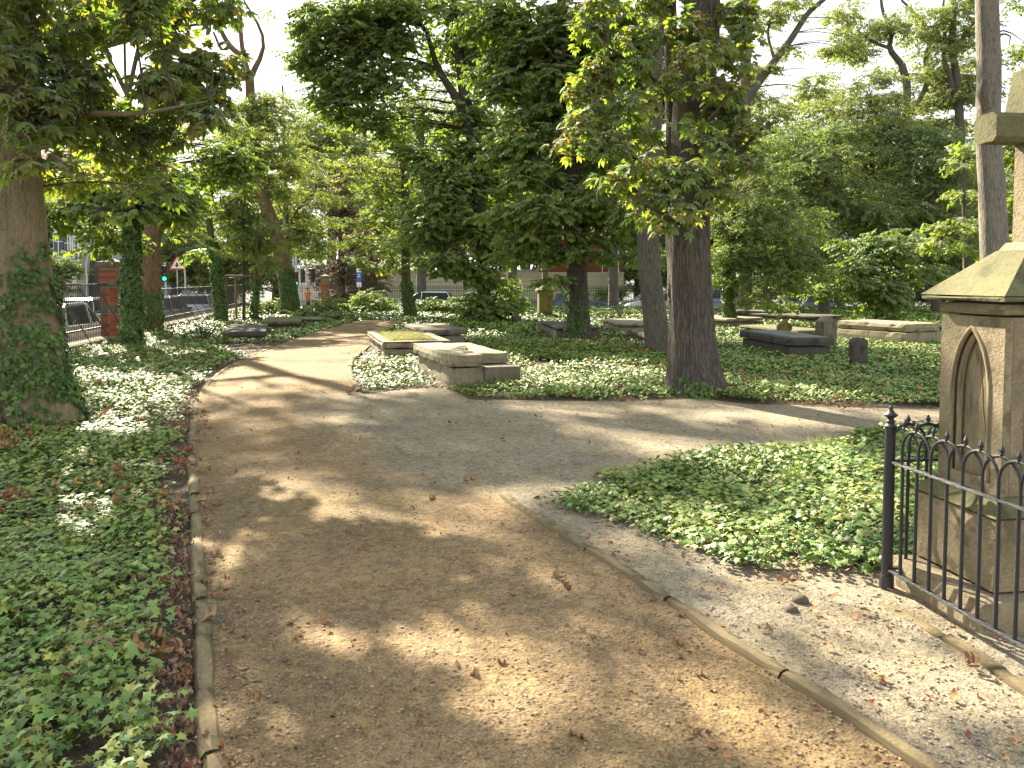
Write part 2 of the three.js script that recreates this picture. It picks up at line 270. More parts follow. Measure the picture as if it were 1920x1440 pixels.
// ---------- stone kerbs: every stone its own piece ----------
function kerb(name, label, px, lenMin, lenMax, h = 0.05, w = 0.105) {
  const pts = px.map(([x, y]) => gp(x, y)); if (pts[0].z > -3.2 && name) { const e = pts[0].clone().sub(pts[1]).normalize(); pts.unshift(pts[0].clone().addScaledVector(e, 0.9)); }
  const c = new THREE.CatmullRomCurve3(pts, false, 'centripetal'), L = c.getLength(), k = thing(name, label, 'kerb');
  let s = 0;
  while (s < L - 0.15) {
    const l = Math.min(rr(lenMin, lenMax), L - s), n = Math.max(3, Math.round(l / 0.09)), gap = 0.006, prof = [[-w / 2, -0.08], [-w / 2, h * 0.55], [-w * 0.32, h * 0.95], [0, h * 1.05], [w * 0.32, h * 0.95], [w / 2, h * 0.55], [w / 2, -0.08]];
    const pos = [], idx = [], m = prof.length, dx = rr(-0.008, 0.008), dy = rr(-0.009, 0.006), z0 = rr(0, 50), tilt = rr(-0.012, 0.012);
    for (let i = 0; i <= n; i++) {
      const q = s + gap + (l - 2 * gap) * i / n, p = c.getPointAt(clamp(q / L)), t = c.getTangentAt(clamp(q / L)), nx = -t.z, nz = t.x, end = (i === 0 || i === n) ? 0.86 : 1;
      prof.forEach(([a, b]) => { const o = a * end + dx, nn = (noise(q * 9 + z0, a * 30, b * 30) - 0.5) * 0.012; pos.push(p.x + nx * (o + nn), (b > 0 ? b * (end * 0.3 + 0.7) : b) + dy + nn + tilt * (i / n - 0.5), p.z + nz * (o + nn)); });
      if (i < n) for (let j = 0; j < m - 1; j++) { const b = i * m + j; idx.push(b, b + 1, b + m, b + 1, b + m + 1, b + m); }
    }
    for (const i of [0, n]) for (let j = 1; j < m - 1; j++) idx.push(i * m, i * m + j, i * m + j + 1);
    let g = new THREE.BufferGeometry(); g.setAttribute('position', new THREE.Float32BufferAttribute(pos, 3)); g.setIndex(idx); g.computeVertexNormals(); g = metreUV(g);
    part('kerb_stone', g, M.kerb, k); s += l;
  }
  return k;
}
kerb('path_kerb', 'long curved stone kerb between the gravel path and the ivy bed', leftPx, 0.42, 0.62, 0.045, 0.085);
kerb('path_kerb', 'straight stone kerb from the gravel path junction past the railed grave', rightPx, 0.55, 0.95, 0.056, 0.085);
kerb('path_kerb', 'short curved stone kerb beside the broken chest tomb and the mossy tomb', farKerbPx, 0.6, 0.9, 0.07);
kerb('grave_edging', 'worn sunken stone edging in the bare earth before the iron railing', [[1640, 1120], [1700, 1155], [1780, 1205], [1850, 1250], [1905, 1285], [1990, 1345]], 0.3, 0.5, 0.022, 0.09);

// ---------- foliage shapes ----------
function leafGeo(L, w, o = {}) { // a folded, drooping leaf along +x, normal +y
  const { fold = 0.25, droop = 0.15, fine = true } = o, ts = fine ? [0, 0.3, 0.65, 1] : [0, 0.45, 1], ws = fine ? [0, w, w * 0.85, 0] : [0, w, 0], pos = [], idx = [];
  ts.forEach((t, i) => { const x = t * L, y = -droop * t * t * L; pos.push(x, y, 0, x, y + fold * ws[i], -ws[i], x, y + fold * ws[i], ws[i]); if (i) { const a = (i - 1) * 3, b = i * 3; idx.push(a, b, a + 1, a + 1, b, b + 1, a, a + 2, b, a + 2, b + 2, b); } });
  const g = new THREE.BufferGeometry(); g.setAttribute('position', new THREE.Float32BufferAttribute(pos, 3)); g.setIndex(idx); return g;
}
function lobed(r, tips, depth = 0.5, cup = 0.15) { // lobed flat leaf, stalk at the origin, pointing +x
  const pos = [r * 0.35, 0.0, 0], idx = [], n = tips * 2;
  for (let i = 0; i <= n; i++) { const a = lerp(-2.5, 2.5, i / n), k = i % 2 ? 1 : depth, q = r * k * (1 - 0.18 * Math.abs(a) / 2.5); pos.push(r * 0.35 + Math.cos(a) * q, -cup * q * k, Math.sin(a) * q); if (i) idx.push(0, i + 1, i); }
  idx.push(0, 1, n + 1);
  const g = new THREE.BufferGeometry(); g.setAttribute('position', new THREE.Float32BufferAttribute(pos, 3)); g.setIndex(idx); return g;
}
const E = (x, y, z, o = 'YXZ') => new THREE.Quaternion().setFromEuler(new THREE.Euler(x, y, z, o));
function spray(list, tone = 0.25, hue = 0.12) { // [geometry, position, quaternion, scale] -> one geometry with a tone for each leaf
  const pos = [], nor = [], col = [];
  for (const [g, p, q, s, tint] of list) {
    const h = g.clone(); h.applyMatrix4(M4(p, q, s)); h.computeVertexNormals(); const k = h.index ? h.toNonIndexed() : h, a = k.attributes.position, n = k.attributes.normal, t = 1 + tone * (rnd() - 0.5) * 2, r = 1 + hue * (rnd() - 0.5) * 2;
    for (let i = 0; i < a.count; i++) { pos.push(a.getX(i), a.getY(i), a.getZ(i)); nor.push(n.getX(i), n.getY(i), n.getZ(i)); const c = tint || [1, 1, 1]; col.push(t * r * c[0], t * c[1], t * c[2]); }
  }
  const g = new THREE.BufferGeometry(); g.setAttribute('position', new THREE.Float32BufferAttribute(pos, 3)); g.setAttribute('normal', new THREE.Float32BufferAttribute(nor, 3)); g.setAttribute('color', new THREE.Float32BufferAttribute(col, 3)); return g;
}
reseed(11);
const twigGeo = (L, r) => { const g = new THREE.CylinderGeometry(r * 0.5, r, L, 4, 1, true).rotateZ(-Math.PI / 2).translate(L / 2, 0, 0); g.deleteAttribute('uv'); return g; };
const woodTint = [0.75, 0.42, 0.6];
function palmate() { // horse-chestnut leaf: seven leaflets from the end of a stalk
  const out = [[twigGeo(0.11, 0.004), V(0, 0, 0), E(0, 0, 0), 1, woodTint]], n = rnd() < 0.5 ? 7 : 6, brown = rnd() < 0.05;
  for (let i = 0; i < n; i++) { const u = i / (n - 1) * 2 - 1, L = lerp(0.17, 0.09, Math.abs(u)) * rr(0.85, 1.1); out.push([leafGeo(L, L * 0.2, { fold: rr(0.1, 0.5), droop: rr(0.1, 0.45) }), V(0.11, 0, 0), E(0, u * 1.85, rr(-0.5, -0.1)), 1, brown && rnd() < 0.7 ? [1.5, 0.7, 0.6] : rnd() < 0.1 ? [1.3, 1.05, 0.8] : null]); }
  return out;
}
const SPRAYS = {
  chestnut: [0, 1, 2].map(() => { const out = []; for (let k = 0; k < 4; k++) { const q = E(rr(-0.3, 0.3), k * 1.57 + rr(-0.4, 0.4), rr(-0.3, 0.45)), p0 = V(rr(-0.08, 0.08), rr(-0.05, 0.05), rr(-0.08, 0.08)); for (const [g, p, r, s, t] of palmate()) out.push([g, p.clone().applyQuaternion(q).add(p0), q.clone().multiply(r), s, t]); } return spray(out, 0.25, 0.15); }),
  lime: [0, 1, 2].map(() => { const out = [[twigGeo(0.45, 0.005), V(0, 0, 0), E(0, 0, -0.1), 1, woodTint]]; for (let i = 0; i < 13; i++) { const t = 0.06 + 0.4 * i / 13, L = rr(0.075, 0.115); out.push([leafGeo(L, L * 0.4, { fine: true, fold: rr(0, 0.3), droop: rr(0.1, 0.5) }), V(t, -0.1 * t, 0), E(rr(-0.5, 0.5), (i % 2 ? 1 : -1) * rr(0.5, 1.2), rr(-0.7, 0.1)), 1]); } return spray(out); }),
  small: [0, 1, 2].map(() => { const out = [[twigGeo(0.5, 0.004), V(0, 0, 0), E(0, 0, -0.1), 1, woodTint]]; for (let i = 0; i < 20; i++) { const t = 0.03 + 0.46 * i / 20, L = rr(0.06, 0.095); out.push([leafGeo(L, L * 0.36, { fine: false, fold: rr(0, 0.4), droop: rr(0, 0.4) }), V(t, rr(-0.06, 0.03), rr(-0.03, 0.03)), E(rr(-0.9, 0.9), (i % 2 ? 1 : -1) * rr(0.3, 1.4), rr(-0.8, 0.3)), 1]); } return spray(out); }),
  maple: [0, 1, 2].map(() => { const out = [[twigGeo(0.45, 0.005), V(0, 0, 0), E(0, 0, -0.1), 1, woodTint]]; for (let i = 0; i < 12; i++) { const t = 0.05 + 0.42 * i / 12; out.push([lobed(rr(0.055, 0.08), 5, 0.5, 0.2), V(t, rr(-0.05, 0.02), 0), E(rr(-0.7, 0.7), (i % 2 ? 1 : -1) * rr(0.4, 1.3), rr(-0.7, 0.2)), 1]); } return spray(out); }),
  needle: [0, 1].map(() => { const out = []; for (let i = 0; i < 26; i++) { const t = 0.5 * i / 26; out.push([leafGeo(rr(0.1, 0.16), 0.018, { fine: false, droop: 0.3 }), V(t, -0.2 * t * t, 0), E(rr(-1.2, 1.2), (i % 2 ? 1 : -1) * rr(0.4, 1.1), rr(-0.5, 0.4)), 1]); } return spray(out, 0.3, 0.2); }),
  trunkIvy: [0, 1].map(() => { const out = []; for (let i = 0; i < 12; i++) out.push([lobed(rr(0.03, 0.05), 5, 0.55, 0.25), V(rr(-0.11, 0.11), rr(0, 0.05), rr(-0.11, 0.11)), E(rr(-0.6, 0.6), rr(0, 6.28), rr(-0.6, 0.3)), 1]); return spray(out, 0.35, 0.12); }),
};
const ivyClump = (n, R, hmax, r0, r1, tips, up = 0.5) => { const out = []; for (let i = 0; i < n; i++) { const a = rr(0, 6.28), r = R * Math.sqrt(rnd()); out.push([tips ? lobed(rr(r0, r1), tips, 0.52, 0.18) : leafGeo(rr(r0, r1) * 2.4, rr(r0, r1), { fine: false }), V(Math.cos(a) * r, rr(0.25, 1) * hmax, Math.sin(a) * r), E(rr(-up, up), rr(0, 6.28), rr(-up, up)), 1, rnd() < 0.06 ? [1.8, 1.3, 0.9] : null]); } return spray(out, 0.35, 0.18); };
const IVY_NEAR = [0, 1, 2, 3].map(() => ivyClump(14, 0.12, 0.075, 0.018, 0.034, 5, 0.6)), IVY_MID = [0, 1, 2].map(() => ivyClump(30, 0.2, 0.075, 0.022, 0.036, 3, 0.62)), IVY_FAR = [0, 1, 2].map(() => ivyClump(44, 0.34, 0.08, 0.026, 0.042, 0, 0.6));
const leafMat = (tr = 0.42, coat = 0.35, o = {}) => PM([1, 1, 1], { vertexColors: true, roughness: 1, transmission: tr, thickness: 0, clearcoat: coat, clearcoatRoughness: 0.38, side: THREE.DoubleSide, ...o });
const LM = { chestnut: leafMat(0.7, 0.25), lime: leafMat(0.6, 0.3), small: leafMat(0.6, 0.3), maple: leafMat(0.6, 0.3), needle: leafMat(0.15, 0.1), trunkIvy: leafMat(0.15, 0.4), ivy: PM([1, 1, 1], { vertexColors: true, roughness: 0.6, clearcoat: 0.32, clearcoatRoughness: 0.5, side: THREE.DoubleSide }) };
const PAL = { // linear leaf colours
  chestnut: [[0.22, 0.31, 0.028], [0.18, 0.28, 0.025], [0.27, 0.33, 0.032], [0.15, 0.245, 0.025], [0.3, 0.32, 0.034]],
  lime: [[0.165, 0.263, 0.020], [0.201, 0.291, 0.023], [0.142, 0.224, 0.018], [0.248, 0.302, 0.027]],
  ash: [[0.212, 0.291, 0.027], [0.260, 0.325, 0.031], [0.177, 0.246, 0.023], [0.307, 0.325, 0.032]],
  maple: [[0.201, 0.291, 0.025], [0.236, 0.325, 0.027], [0.165, 0.246, 0.023], [0.295, 0.314, 0.032]],
  elm: [[0.153, 0.246, 0.023], [0.189, 0.269, 0.025], [0.130, 0.207, 0.022], [0.236, 0.280, 0.027]],
  conifer: [[0.12, 0.09, 0.045], [0.16, 0.115, 0.055], [0.1, 0.08, 0.04], [0.19, 0.14, 0.055]],
  ivy: [[0.13, 0.225, 0.034], [0.155, 0.25, 0.038], [0.095, 0.18, 0.032], [0.2, 0.26, 0.042], [0.25, 0.28, 0.048]],
  lawn: [[0.13, 0.22, 0.028], [0.16, 0.24, 0.032], [0.1, 0.18, 0.026], [0.21, 0.25, 0.036]],
  trunkIvy: [[0.07, 0.14, 0.024], [0.09, 0.165, 0.028], [0.055, 0.11, 0.02]],
};
const shade = (pal) => { const c = pal[Math.floor(rnd() * pal.length)], k = rr(0.8, 1.22); return C(c[0] * k, c[1] * k, c[2] * k); };

// ---------- gaps in the canopy: where the photograph shows sun on the ground no twig stands in its way ----------
const LIT = [
  [[1240, 882], [1400, 848], [1560, 828], [1780, 812], [1780, 1010], [1650, 1000], [1560, 975], [1440, 930], [1330, 905]],
  [[1130, 985], [1240, 975], [1400, 990], [1560, 1040], [1640, 1075], [1655, 1150], [1560, 1205], [1430, 1150], [1300, 1070], [1190, 1030]],
  [[960, 800], [1120, 793], [1300, 832], [1500, 835], [1620, 825], [1640, 845], [1300, 878], [1180, 850]],
  [[1150, 770], [1400, 775], [1650, 800], [1600, 815], [1350, 800]], [[900, 762], [1060, 762], [1180, 790], [1000, 790]],
  [[560, 584], [980, 584], [1000, 600], [900, 625], [780, 612], [690, 615], [560, 600]], [[640, 612], [700, 606], [740, 612], [650, 626]],
  [[880, 692], [1245, 702], [1245, 735], [980, 748], [880, 735]], [[920, 640], [1090, 652], [1230, 684], [1000, 672]], [[830, 620], [980, 625], [985, 650], [870, 640]],
  [[130, 690], [330, 722], [362, 760], [300, 800], [150, 780]], [[0, 862], [40, 875], [40, 940], [0, 945]], [[190, 795], [340, 808], [300, 850], [200, 840]], [[230, 850], [345, 880], [350, 920], [260, 890]],
  [[220, 640], [420, 600], [560, 596], [440, 640], [250, 655]], [[420, 640], [500, 640], [480, 668], [410, 665]],
  [[1110, 588], [1340, 588], [1300, 600], [1120, 600]], [[1580, 655], [1760, 650], [1760, 668], [1590, 668]], 
  [[690, 610], [860, 606], [870, 640], [720, 650]], [[790, 640], [960, 640], [975, 680], [860, 690]],
  [[85, 600], [215, 585], [220, 640], [95, 668]], [[285, 590], [420, 568], [430, 590], [290, 615]],
  [[1640, 1160], [1790, 1230], [1760, 1290], [1600, 1230]], [[1770, 640], [1920, 640], [1920, 700], [1770, 800]],
].map(gpoly);
for (const [x, y, a, b] of [[590, 940, 85, 17], [660, 925, 50, 10], [810, 985, 70, 16], [880, 1012, 50, 9], [560, 1045, 100, 15], [500, 1125, 45, 12], [830, 1110, 65, 30], [1000, 1092, 60, 12], [1130, 1135, 95, 22], [1180, 1240, 85, 15], [1250, 1292, 55, 9], [1340, 1330, 95, 28], [960, 1262, 65, 13], [1050, 1325, 95, 22], [1130, 1400, 80, 22], [740, 690, 65, 8], [560, 692, 85, 9], [620, 660, 65, 7], [700, 720, 70, 8], [1500, 1345, 70, 15], [1580, 1410, 70, 20], [480, 1240, 40, 12], [640, 800, 90, 12], [760, 850, 70, 9], [470, 800, 60, 10], [1750, 1330, 90, 25]]) {
  const l = []; for (let i = 0; i < 10; i++) l.push([x + a * Math.cos(i * 0.628), y + b * Math.sin(i * 0.628)]); LIT.push(gpoly(l));
}
const LITBOX = LIT.map((l) => [Math.min(...l.map((p) => p[0])), Math.max(...l.map((p) => p[0])), Math.min(...l.map((p) => p[1])), Math.max(...l.map((p) => p[1]))]);
const LITNEAR = LITBOX.map((b) => b[2] > -13.6);
const SUNNY = [[260, 150, 9.2, 1.3], [560, 330, 36, 2.6], [700, 390, 33, 2], [1640, 240, 38, 2.6], [1110, 250, 10.4, 0.9], [1790, 380, 20.5, 1.3], [190, 410, 19, 1.4], [690, 565, 40, 1.6], [818, 568, 37, 1.3], [430, 340, 29, 1.5], [1140, 400, 21, 0.9], [960, 420, 24, 1.2], [1430, 560, 27, 0.8], [1500, 250, 42, 2.2]].map(([x, y, d, r]) => [at(x, y, d), r]); // crowns the photograph shows in full sun
function letsSun(p, farShare, speckle) {
  for (const [c, r] of SUNNY) { const wx = p.x - c.x, wy = p.y - c.y, wz = p.z - c.z, k = wx * SUN.x + wy * SUN.y + wz * SUN.z; if (k > r * 0.7 && k < 15 && wx * wx + wy * wy + wz * wz - k * k < r * r && rnd() < 0.82) return true; }
  const t = p.y / SUN.y; let x = p.x - SUN.x * t, z = p.z - SUN.z * t; if (z > 0 || z < -40) return false;
  const a = x * Math.cos(AZ) + z * Math.sin(AZ), b = -x * Math.sin(AZ) + z * Math.cos(AZ);
  x += 0.15 * gauss(); z += 0.15 * gauss();
  for (let i = 0; i < LIT.length; i++) { const q = LITBOX[i]; if (x > q[0] && x < q[1] && z > q[2] && z < q[3] && inPoly(LIT[i], x, z)) return LITNEAR[i] || rnd() < farShare; }
  return speckle && fbm(a * 1.1, b * 0.6, 31, 3) > 0.6 && rnd() < 0.95;
}

// ---------- trees ----------
const solid = []; // footprints kept free of ground cover: [x, z, r] or polygons
const SPRAY_AREA = { chestnut: 0.105, lime: 0.056, small: 0.044, maple: 0.095, needle: 0.06 };
const hidesFrame = (p) => { const [x, y, z] = project(p); return z > 0.2 && x > -60 && x < 1980 && y > -70 && y < 1500; };
function foliage(parent, blobs, o) { // blobs: {c, r:[x,y,z], cov, over}
  const { leaf, pal, size = 1, anchors, droop = 0.25 } = o, items = SPRAYS[leaf].map(() => []), twigs = [];
  for (const b of blobs) {
    const [rx, ry, rz] = b.r, n = Math.ceil((b.cov ?? 2.2) * (b.over ? 1.5 : 2.6) * Math.PI * rx * ry / (SPRAY_AREA[leaf] * size * size)), per = b.per ?? 26, k = Math.max(1, Math.round(n / per));
    for (let i = 0; i < k; i++) {
      let u; do u = V(rr(-1, 1), rr(-1, 1), rr(-1, 1)); while (u.lengthSq() > 1); u.multiplyScalar(0.9);
      const c = V(b.c.x + u.x * rx, b.c.y + u.y * ry, b.c.z + u.z * rz), R = Math.max(0.28, Math.min(1.5, Math.cbrt(rx * ry * rz) * rr(0.34, 0.6)));
      let kept = 0;
      for (let j = 0; j < n / k; j++) {
        let w; do w = V(rr(-1, 1), rr(-1, 1), rr(-1, 1)); while (w.lengthSq() > 1);
        const p = V(c.x + w.x * R, c.y + w.y * R * 0.55 - 0.18 * (w.x * w.x + w.z * w.z) * R, c.z + w.z * R);
        if (p.y < 0.15) continue;
        if (b.over && hidesFrame(p)) continue;
        if (!b.whole && (!b.half || rnd() < 0.5) && letsSun(p, b.far, b.over || b.near || rnd() < 0.3)) continue;
        kept++;
        const yaw = Math.atan2(-w.z, w.x) + gauss() * 0.9, q = E(gauss() * 0.45, yaw, -droop + gauss() * 0.4);
        items[Math.floor(rnd() * items.length)].push([M4(p, q, size * rr(0.8, 1.2)), shade(pal)]);
      }
      if (kept > 3 && anchors && anchors.length) {
        let best = null, bd = 1e9; for (const a of anchors) { const dd = a.distanceTo(c) + Math.max(0, a.y - c.y) * 1.5; if (dd < bd) { bd = dd; best = a; } }
        if (bd > 0.25 && bd < 4.5) { const m = best.clone().lerp(c, 0.55).add(V(gauss() * 0.1 * bd, 0.07 * bd, gauss() * 0.1 * bd)); twigs.push(tube([best, m, c], [0.006 + 0.007 * bd, 0.005 + 0.004 * bd, 0.004], { segs: 4, step: bd / 5 })); }
      }
    }
  }
  const crown = new THREE.Group(); crown.name = 'crown'; parent.add(crown);
  items.forEach((l, i) => { if (l.length) copies('foliage', SPRAYS[leaf][i], LM[leaf], l, crown); });
  if (twigs.length) { const t = part('twigs', twigs, M.twig, crown); t.userData.kind = 'stuff'; }
  return crown;
}
function climbIvy(parent, pts, radii, h0, h1, cover, o = {}) { // ivy leaves over the bark between two heights
  const c = new THREE.CatmullRomCurve3(pts, false, 'centripetal'), L = c.getLength(), items = [[], []], { facing = null, z0 = 3, swell = 0.03, s = 1 } = o;
  const area = 2 * Math.PI * Math.max(...radii) * (h1 - h0), n = Math.round(area * 95 * cover);
  for (let i = 0; i < n; i++) {
    const l = lerp(h0, h1, rnd()), a = rr(0, 6.28), t = clamp(l / L, 0, 0.999), p = c.getPointAt(t); let k = Math.min(radii.length - 2, Math.floor(t * (radii.length - 1)));
    const r = lerp(radii[k], radii[k + 1], t * (radii.length - 1) - k), nx = Math.cos(a), nz = Math.sin(a);
    const dens = noise(nx * 1.6 + z0, nz * 1.6, l * 0.9) + 0.35 * (1 - (l - h0) / (h1 - h0)) - 0.25 * ((l - h0) / (h1 - h0));
    if (dens < 0.62 - 0.5 * cover) continue;
    if (facing && nx * facing[0] + nz * facing[1] < rr(-0.4, 0.4)) continue;
    const fl = o.flare ? 1 + o.flare * Math.exp(-l / 0.5) : 1, q = new THREE.Quaternion().setFromUnitVectors(V(0, 1, 0), V(nx, 0.35, nz).normalize()).multiply(E(0, rr(0, 6.28), 0));
    items[i % 2].push([M4(V(p.x + nx * (r * fl + swell * rnd()), p.y, p.z + nz * (r * fl + swell * rnd())), q, s * rr(0.8, 1.25)), shade(PAL.trunkIvy)]);
  }
  items.forEach((l, i) => l.length && copies('climbing_ivy', SPRAYS.trunkIvy[i], LM.trunkIvy, l, parent));
}
function tree(o) {
  reseed(o.seed);
  const base = o.d ? at(o.base[0], o.base[1], o.d) : gp(...o.base), d = -base.z, k = d / F, t = thing(o.name, o.label, 'tree', [0, 0, 0], 0, o.group), mat = o.mat || M.barkGrey;
  if (o.d) base.y = o.ground ?? 0;
  const pts = [], radii = [], anchors = [];
  o.trunk.forEach(([x, y, r, dd = 0]) => { pts.push(at(x, y, d + dd)); radii.push(r * k); });
  pts.unshift(V(base.x, base.y - 0.08, base.z)); radii.unshift(o.r0 * k);
  part('trunk', tube(pts, radii, { segs: o.segs || 18, step: o.step || 0.22, ridge: o.ridge ?? 0.03, flare: o.flare ?? 0.35, flareH: o.flareH ?? 0.45 }), mat, t);
  solid.push([base.x, base.z, radii[0] * 1.3]);
  const cv = new THREE.CatmullRomCurve3(pts, false, 'centripetal'); for (let i = 6; i <= 16; i++) anchors.push(cv.getPointAt(i / 16));
  for (const l of o.limbs || []) { const lp = l.map(([x, y, dd]) => at(x, y, d + (dd || 0))), lr = l.map((q) => q[3] * k); part('limb', tube(lp, lr, { segs: 9, step: 0.3, ridge: 0.012 }), mat, t); const c = new THREE.CatmullRomCurve3(lp); for (let i = 1; i <= 8; i++) anchors.push(c.getPointAt(i / 8)); }
  const blobs = (o.crown || []).map(([x, y, dd, rx, ry, rz, cov]) => { const dz = d + dd; return { c: at(x, y, dz), r: [rx * dz / F, ry * dz / F, rz ?? Math.max(rx, ry) * dz / F * 0.8], cov: cov ?? o.cov, per: o.per, near: d < 15, whole: o.whole, half: o.half, far: o.keep ?? 0.75 }; });
  for (const [x, y, z, rx, ry, rz, cov] of o.over || []) { blobs.push({ c: V(base.x + x, y, base.z + z), r: [rx, ry, rz], cov, over: true, per: 60, far: 1 }); if (anchors.length) anchors.push(V(base.x + x * 0.6, y * 0.9, base.z + z * 0.6)); }
  if (o.over) for (const a of o.over.slice(0, 5)) part('limb', tube([pts[pts.length - 1].clone(), V(base.x + a[0] * 0.5, Math.max(pts[pts.length - 1].y + 0.4, a[1] * 0.85), base.z + a[2] * 0.5), V(base.x + a[0], a[1], base.z + a[2])], [radii[radii.length - 1] * 0.8, radii[radii.length - 1] * 0.4, 0.03], { segs: 7, step: 0.5 }), mat, t);
  if (blobs.length) foliage(t, blobs, { leaf: o.leaf, pal: o.pal, size: o.size, anchors, droop: o.droop });
  if (o.second) foliage(t, o.second.crown.map(([x, y, dd, rx, ry, rz, cov]) => { const dz = d + dd; return { c: at(x, y, dz), r: [rx * dz / F, ry * dz / F, rz ?? Math.max(rx, ry) * dz / F * 0.8], cov: cov ?? 2 }; }), { ...o.second, anchors });
  for (const i of o.ivy || []) climbIvy(t, pts, radii, ...i);
  return t;
}
// the ivy-clad chestnut by the kerb
tree({ name: 'chestnut_tree', label: 'horse chestnut with ivy climbing its pale plated trunk beside the path kerb', seed: 101, half: true, base: [82, 795], r0: 62, mat: M.barkPale, flare: 0.2, ridge: 0.025, segs: 36, step: 0.12,
  trunk: [[58, 680, 57], [40, 560, 55], [28, 440, 53], [18, 320, 52], [12, 180, 50], [10, 0, 48], [12, -250, 44]], leaf: 'chestnut', pal: PAL.chestnut, cov: 3.4, size: 0.88, per: 14, droop: 0.35,
  limbs: [[[18, 250, 0, 12], [110, 215, -0.3, 6], [260, 212, -0.6, 4], [390, 190, -0.5, 2]], [[14, 120, 0, 14], [140, 100, 0.6, 7], [300, 60, 0.9, 4], [400, 40, 1, 2]], [[16, 290, 0, 8], [120, 268, 0.5, 5], [250, 262, 0.6, 2.5]]],
  crown: [[50, 50, -0.6, 80, 70], [170, 60, 0.4, 90, 80], [290, 50, 0.8, 90, 70], [370, 100, 0.5, 60, 60], [120, 160, -0.5, 90, 70], [235, 165, 0.3, 95, 70], [345, 190, -0.2, 75, 60], [50, 215, -0.9, 75, 70], [185, 255, 0.3, 100, 60], [290, 255, 0.6, 80, 50], [395, 160, 0.4, 40, 40], [130, 310, 0.2, 75, 35], [60, 290, -0.7, 50, 40], [245, 320, 0.7, 60, 30], [30, 130, -1, 70, 90], [290, 345, 0.2, 40, 25], [220, 20, -0.8, 120, 50], [380, 30, 1, 50, 45], [90, 330, 0.6, 40, 30], [15, 20, -1, 60, 60]],
  over: [[-0.5, 6.4, 0.5, 2.6, 1.2, 2.6, 2.4], [0.8, 7.6, -1.5, 2.8, 1.6, 2.4, 2.4], [1.6, 6.2, 1.8, 2.2, 1.2, 2.2, 2.2], [-1, 9.6, 0, 3.4, 2, 3.4, 2], [2.2, 8.8, 0.4, 2.6, 1.6, 2.6, 2], [-2.6, 6.6, -1, 2, 1.4, 2.2, 2], [3.2, 7.2, -2.2, 1.8, 1.2, 2, 2], [0.2, 5.6, 3.2, 2, 0.9, 1.8, 2]],
  ivy: [[0.0, 0.9, 0.85, { flare: 0.2, s: 0.9 }], [0.5, 1.8, 0.75, { z0: 9, facing: [0.85, 0.5], s: 0.9 }], [1.4, 2.5, 0.3, { z0: 19, facing: [0.9, 0.4], s: 0.8 }]] });
// slim ivy-wrapped trunk before the brick pier
tree({ name: 'lime_tree', label: 'slim tree trunk wrapped in ivy standing before the brick gate pier', seed: 102, base: [248, 652], r0: 13, mat: M.barkMoss, trunk: [[247, 560, 12], [246, 470, 11], [247, 400, 10], [246, 300, 8], [240, 180, 6]], leaf: 'lime', pal: PAL.lime, cov: 2.6, segs: 12,
  limbs: [[[247, 415, 0, 6], [220, 395, -0.4, 4], [160, 392, -0.6, 2]], [[246, 400, 0, 6], [285, 360, 0.3, 4], [330, 330, 0.3, 2]]],
  crown: [[140, 375, 0, 60, 38], [210, 360, -0.5, 70, 45], [110, 405, 0.3, 40, 28], [280, 370, 0.4, 60, 45], [200, 425, 0.2, 55, 30], [160, 330, 0, 70, 30], [250, 310, 0.5, 80, 40], [330, 370, 0.8, 45, 45], [225, 450, 0.6, 20, 16], [175, 455, 0.5, 22, 14]],
  over: [[0, 7.2, 0, 3, 1.8, 3, 2], [1.5, 9, 1, 3, 2, 3, 2], [-2, 9, -1, 3, 2, 3, 2]], ivy: [[0, 3.2, 1.4, { swell: 0.07, s: 1.1 }]] });
tree({ name: 'oak_tree', label: 'thick rough-barked trunk with ivy at its foot behind the slim ivy-wrapped tree', seed: 103, base: [284, 624], r0: 20, mat: M.barkBrown, flare: 0.2, ridge: 0.06, trunk: [[282, 540, 18], [283, 470, 17.5], [286, 420, 17], [288, 330, 15], [300, 200, 13], [310, 60, 11]], leaf: 'lime', pal: PAL.lime, cov: 2.6, segs: 24,
  crown: [[300, 400, 1, 55, 40], [330, 430, 0.6, 40, 35], [360, 340, 1.5, 60, 50], [370, 455, 1, 35, 25], [310, 300, 1, 70, 40], [415, 300, 2, 60, 60]],
  over: [[0, 11, 0, 4.2, 3, 4.2, 2], [3, 9.5, 2, 3.4, 2.4, 3.4, 2], [-3, 10, 2, 3.4, 2.6, 3.4, 1.8], [2, 14, -2, 4, 2.4, 4, 1.6], [4.5, 11.5, 4, 3, 2, 3, 1.8]], ivy: [[0, 1.3, 0.9, { facing: [0.8, 0.6] }]] });
tree({ name: 'maple_tree', label: 'thin curved trunk sleeved in bright ivy near the staked sapling', seed: 104, base: [416, 606], r0: 8, mat: M.barkMoss, flare: 0.5, trunk: [[411, 560, 7], [405, 500, 7], [396, 450, 6.5], [391, 400, 6], [388, 360, 5], [388, 280, 3]], leaf: 'small', pal: PAL.ash, cov: 2.5, segs: 12,
  limbs: [[[390, 385, 0, 4.5], [405, 345, 0.2, 3], [440, 315, 0, 1.5]], [[390, 380, 0, 4], [372, 365, 0, 3], [350, 345, 0, 1.5]], [[389, 370, 0, 3.5], [399, 330, 0.2, 2], [410, 300, 0.3, 1.5]]],
  crown: [[390, 330, 0, 55, 35], [430, 310, 0.5, 50, 40], [350, 340, 0, 40, 30], [400, 400, 0.8, 45, 30], [370, 410, 0.6, 40, 26], [440, 380, 0.6, 40, 35], [420, 250, 0.5, 60, 45]], ivy: [[0, 3.2, 1.5, { swell: 0.08 }]] });
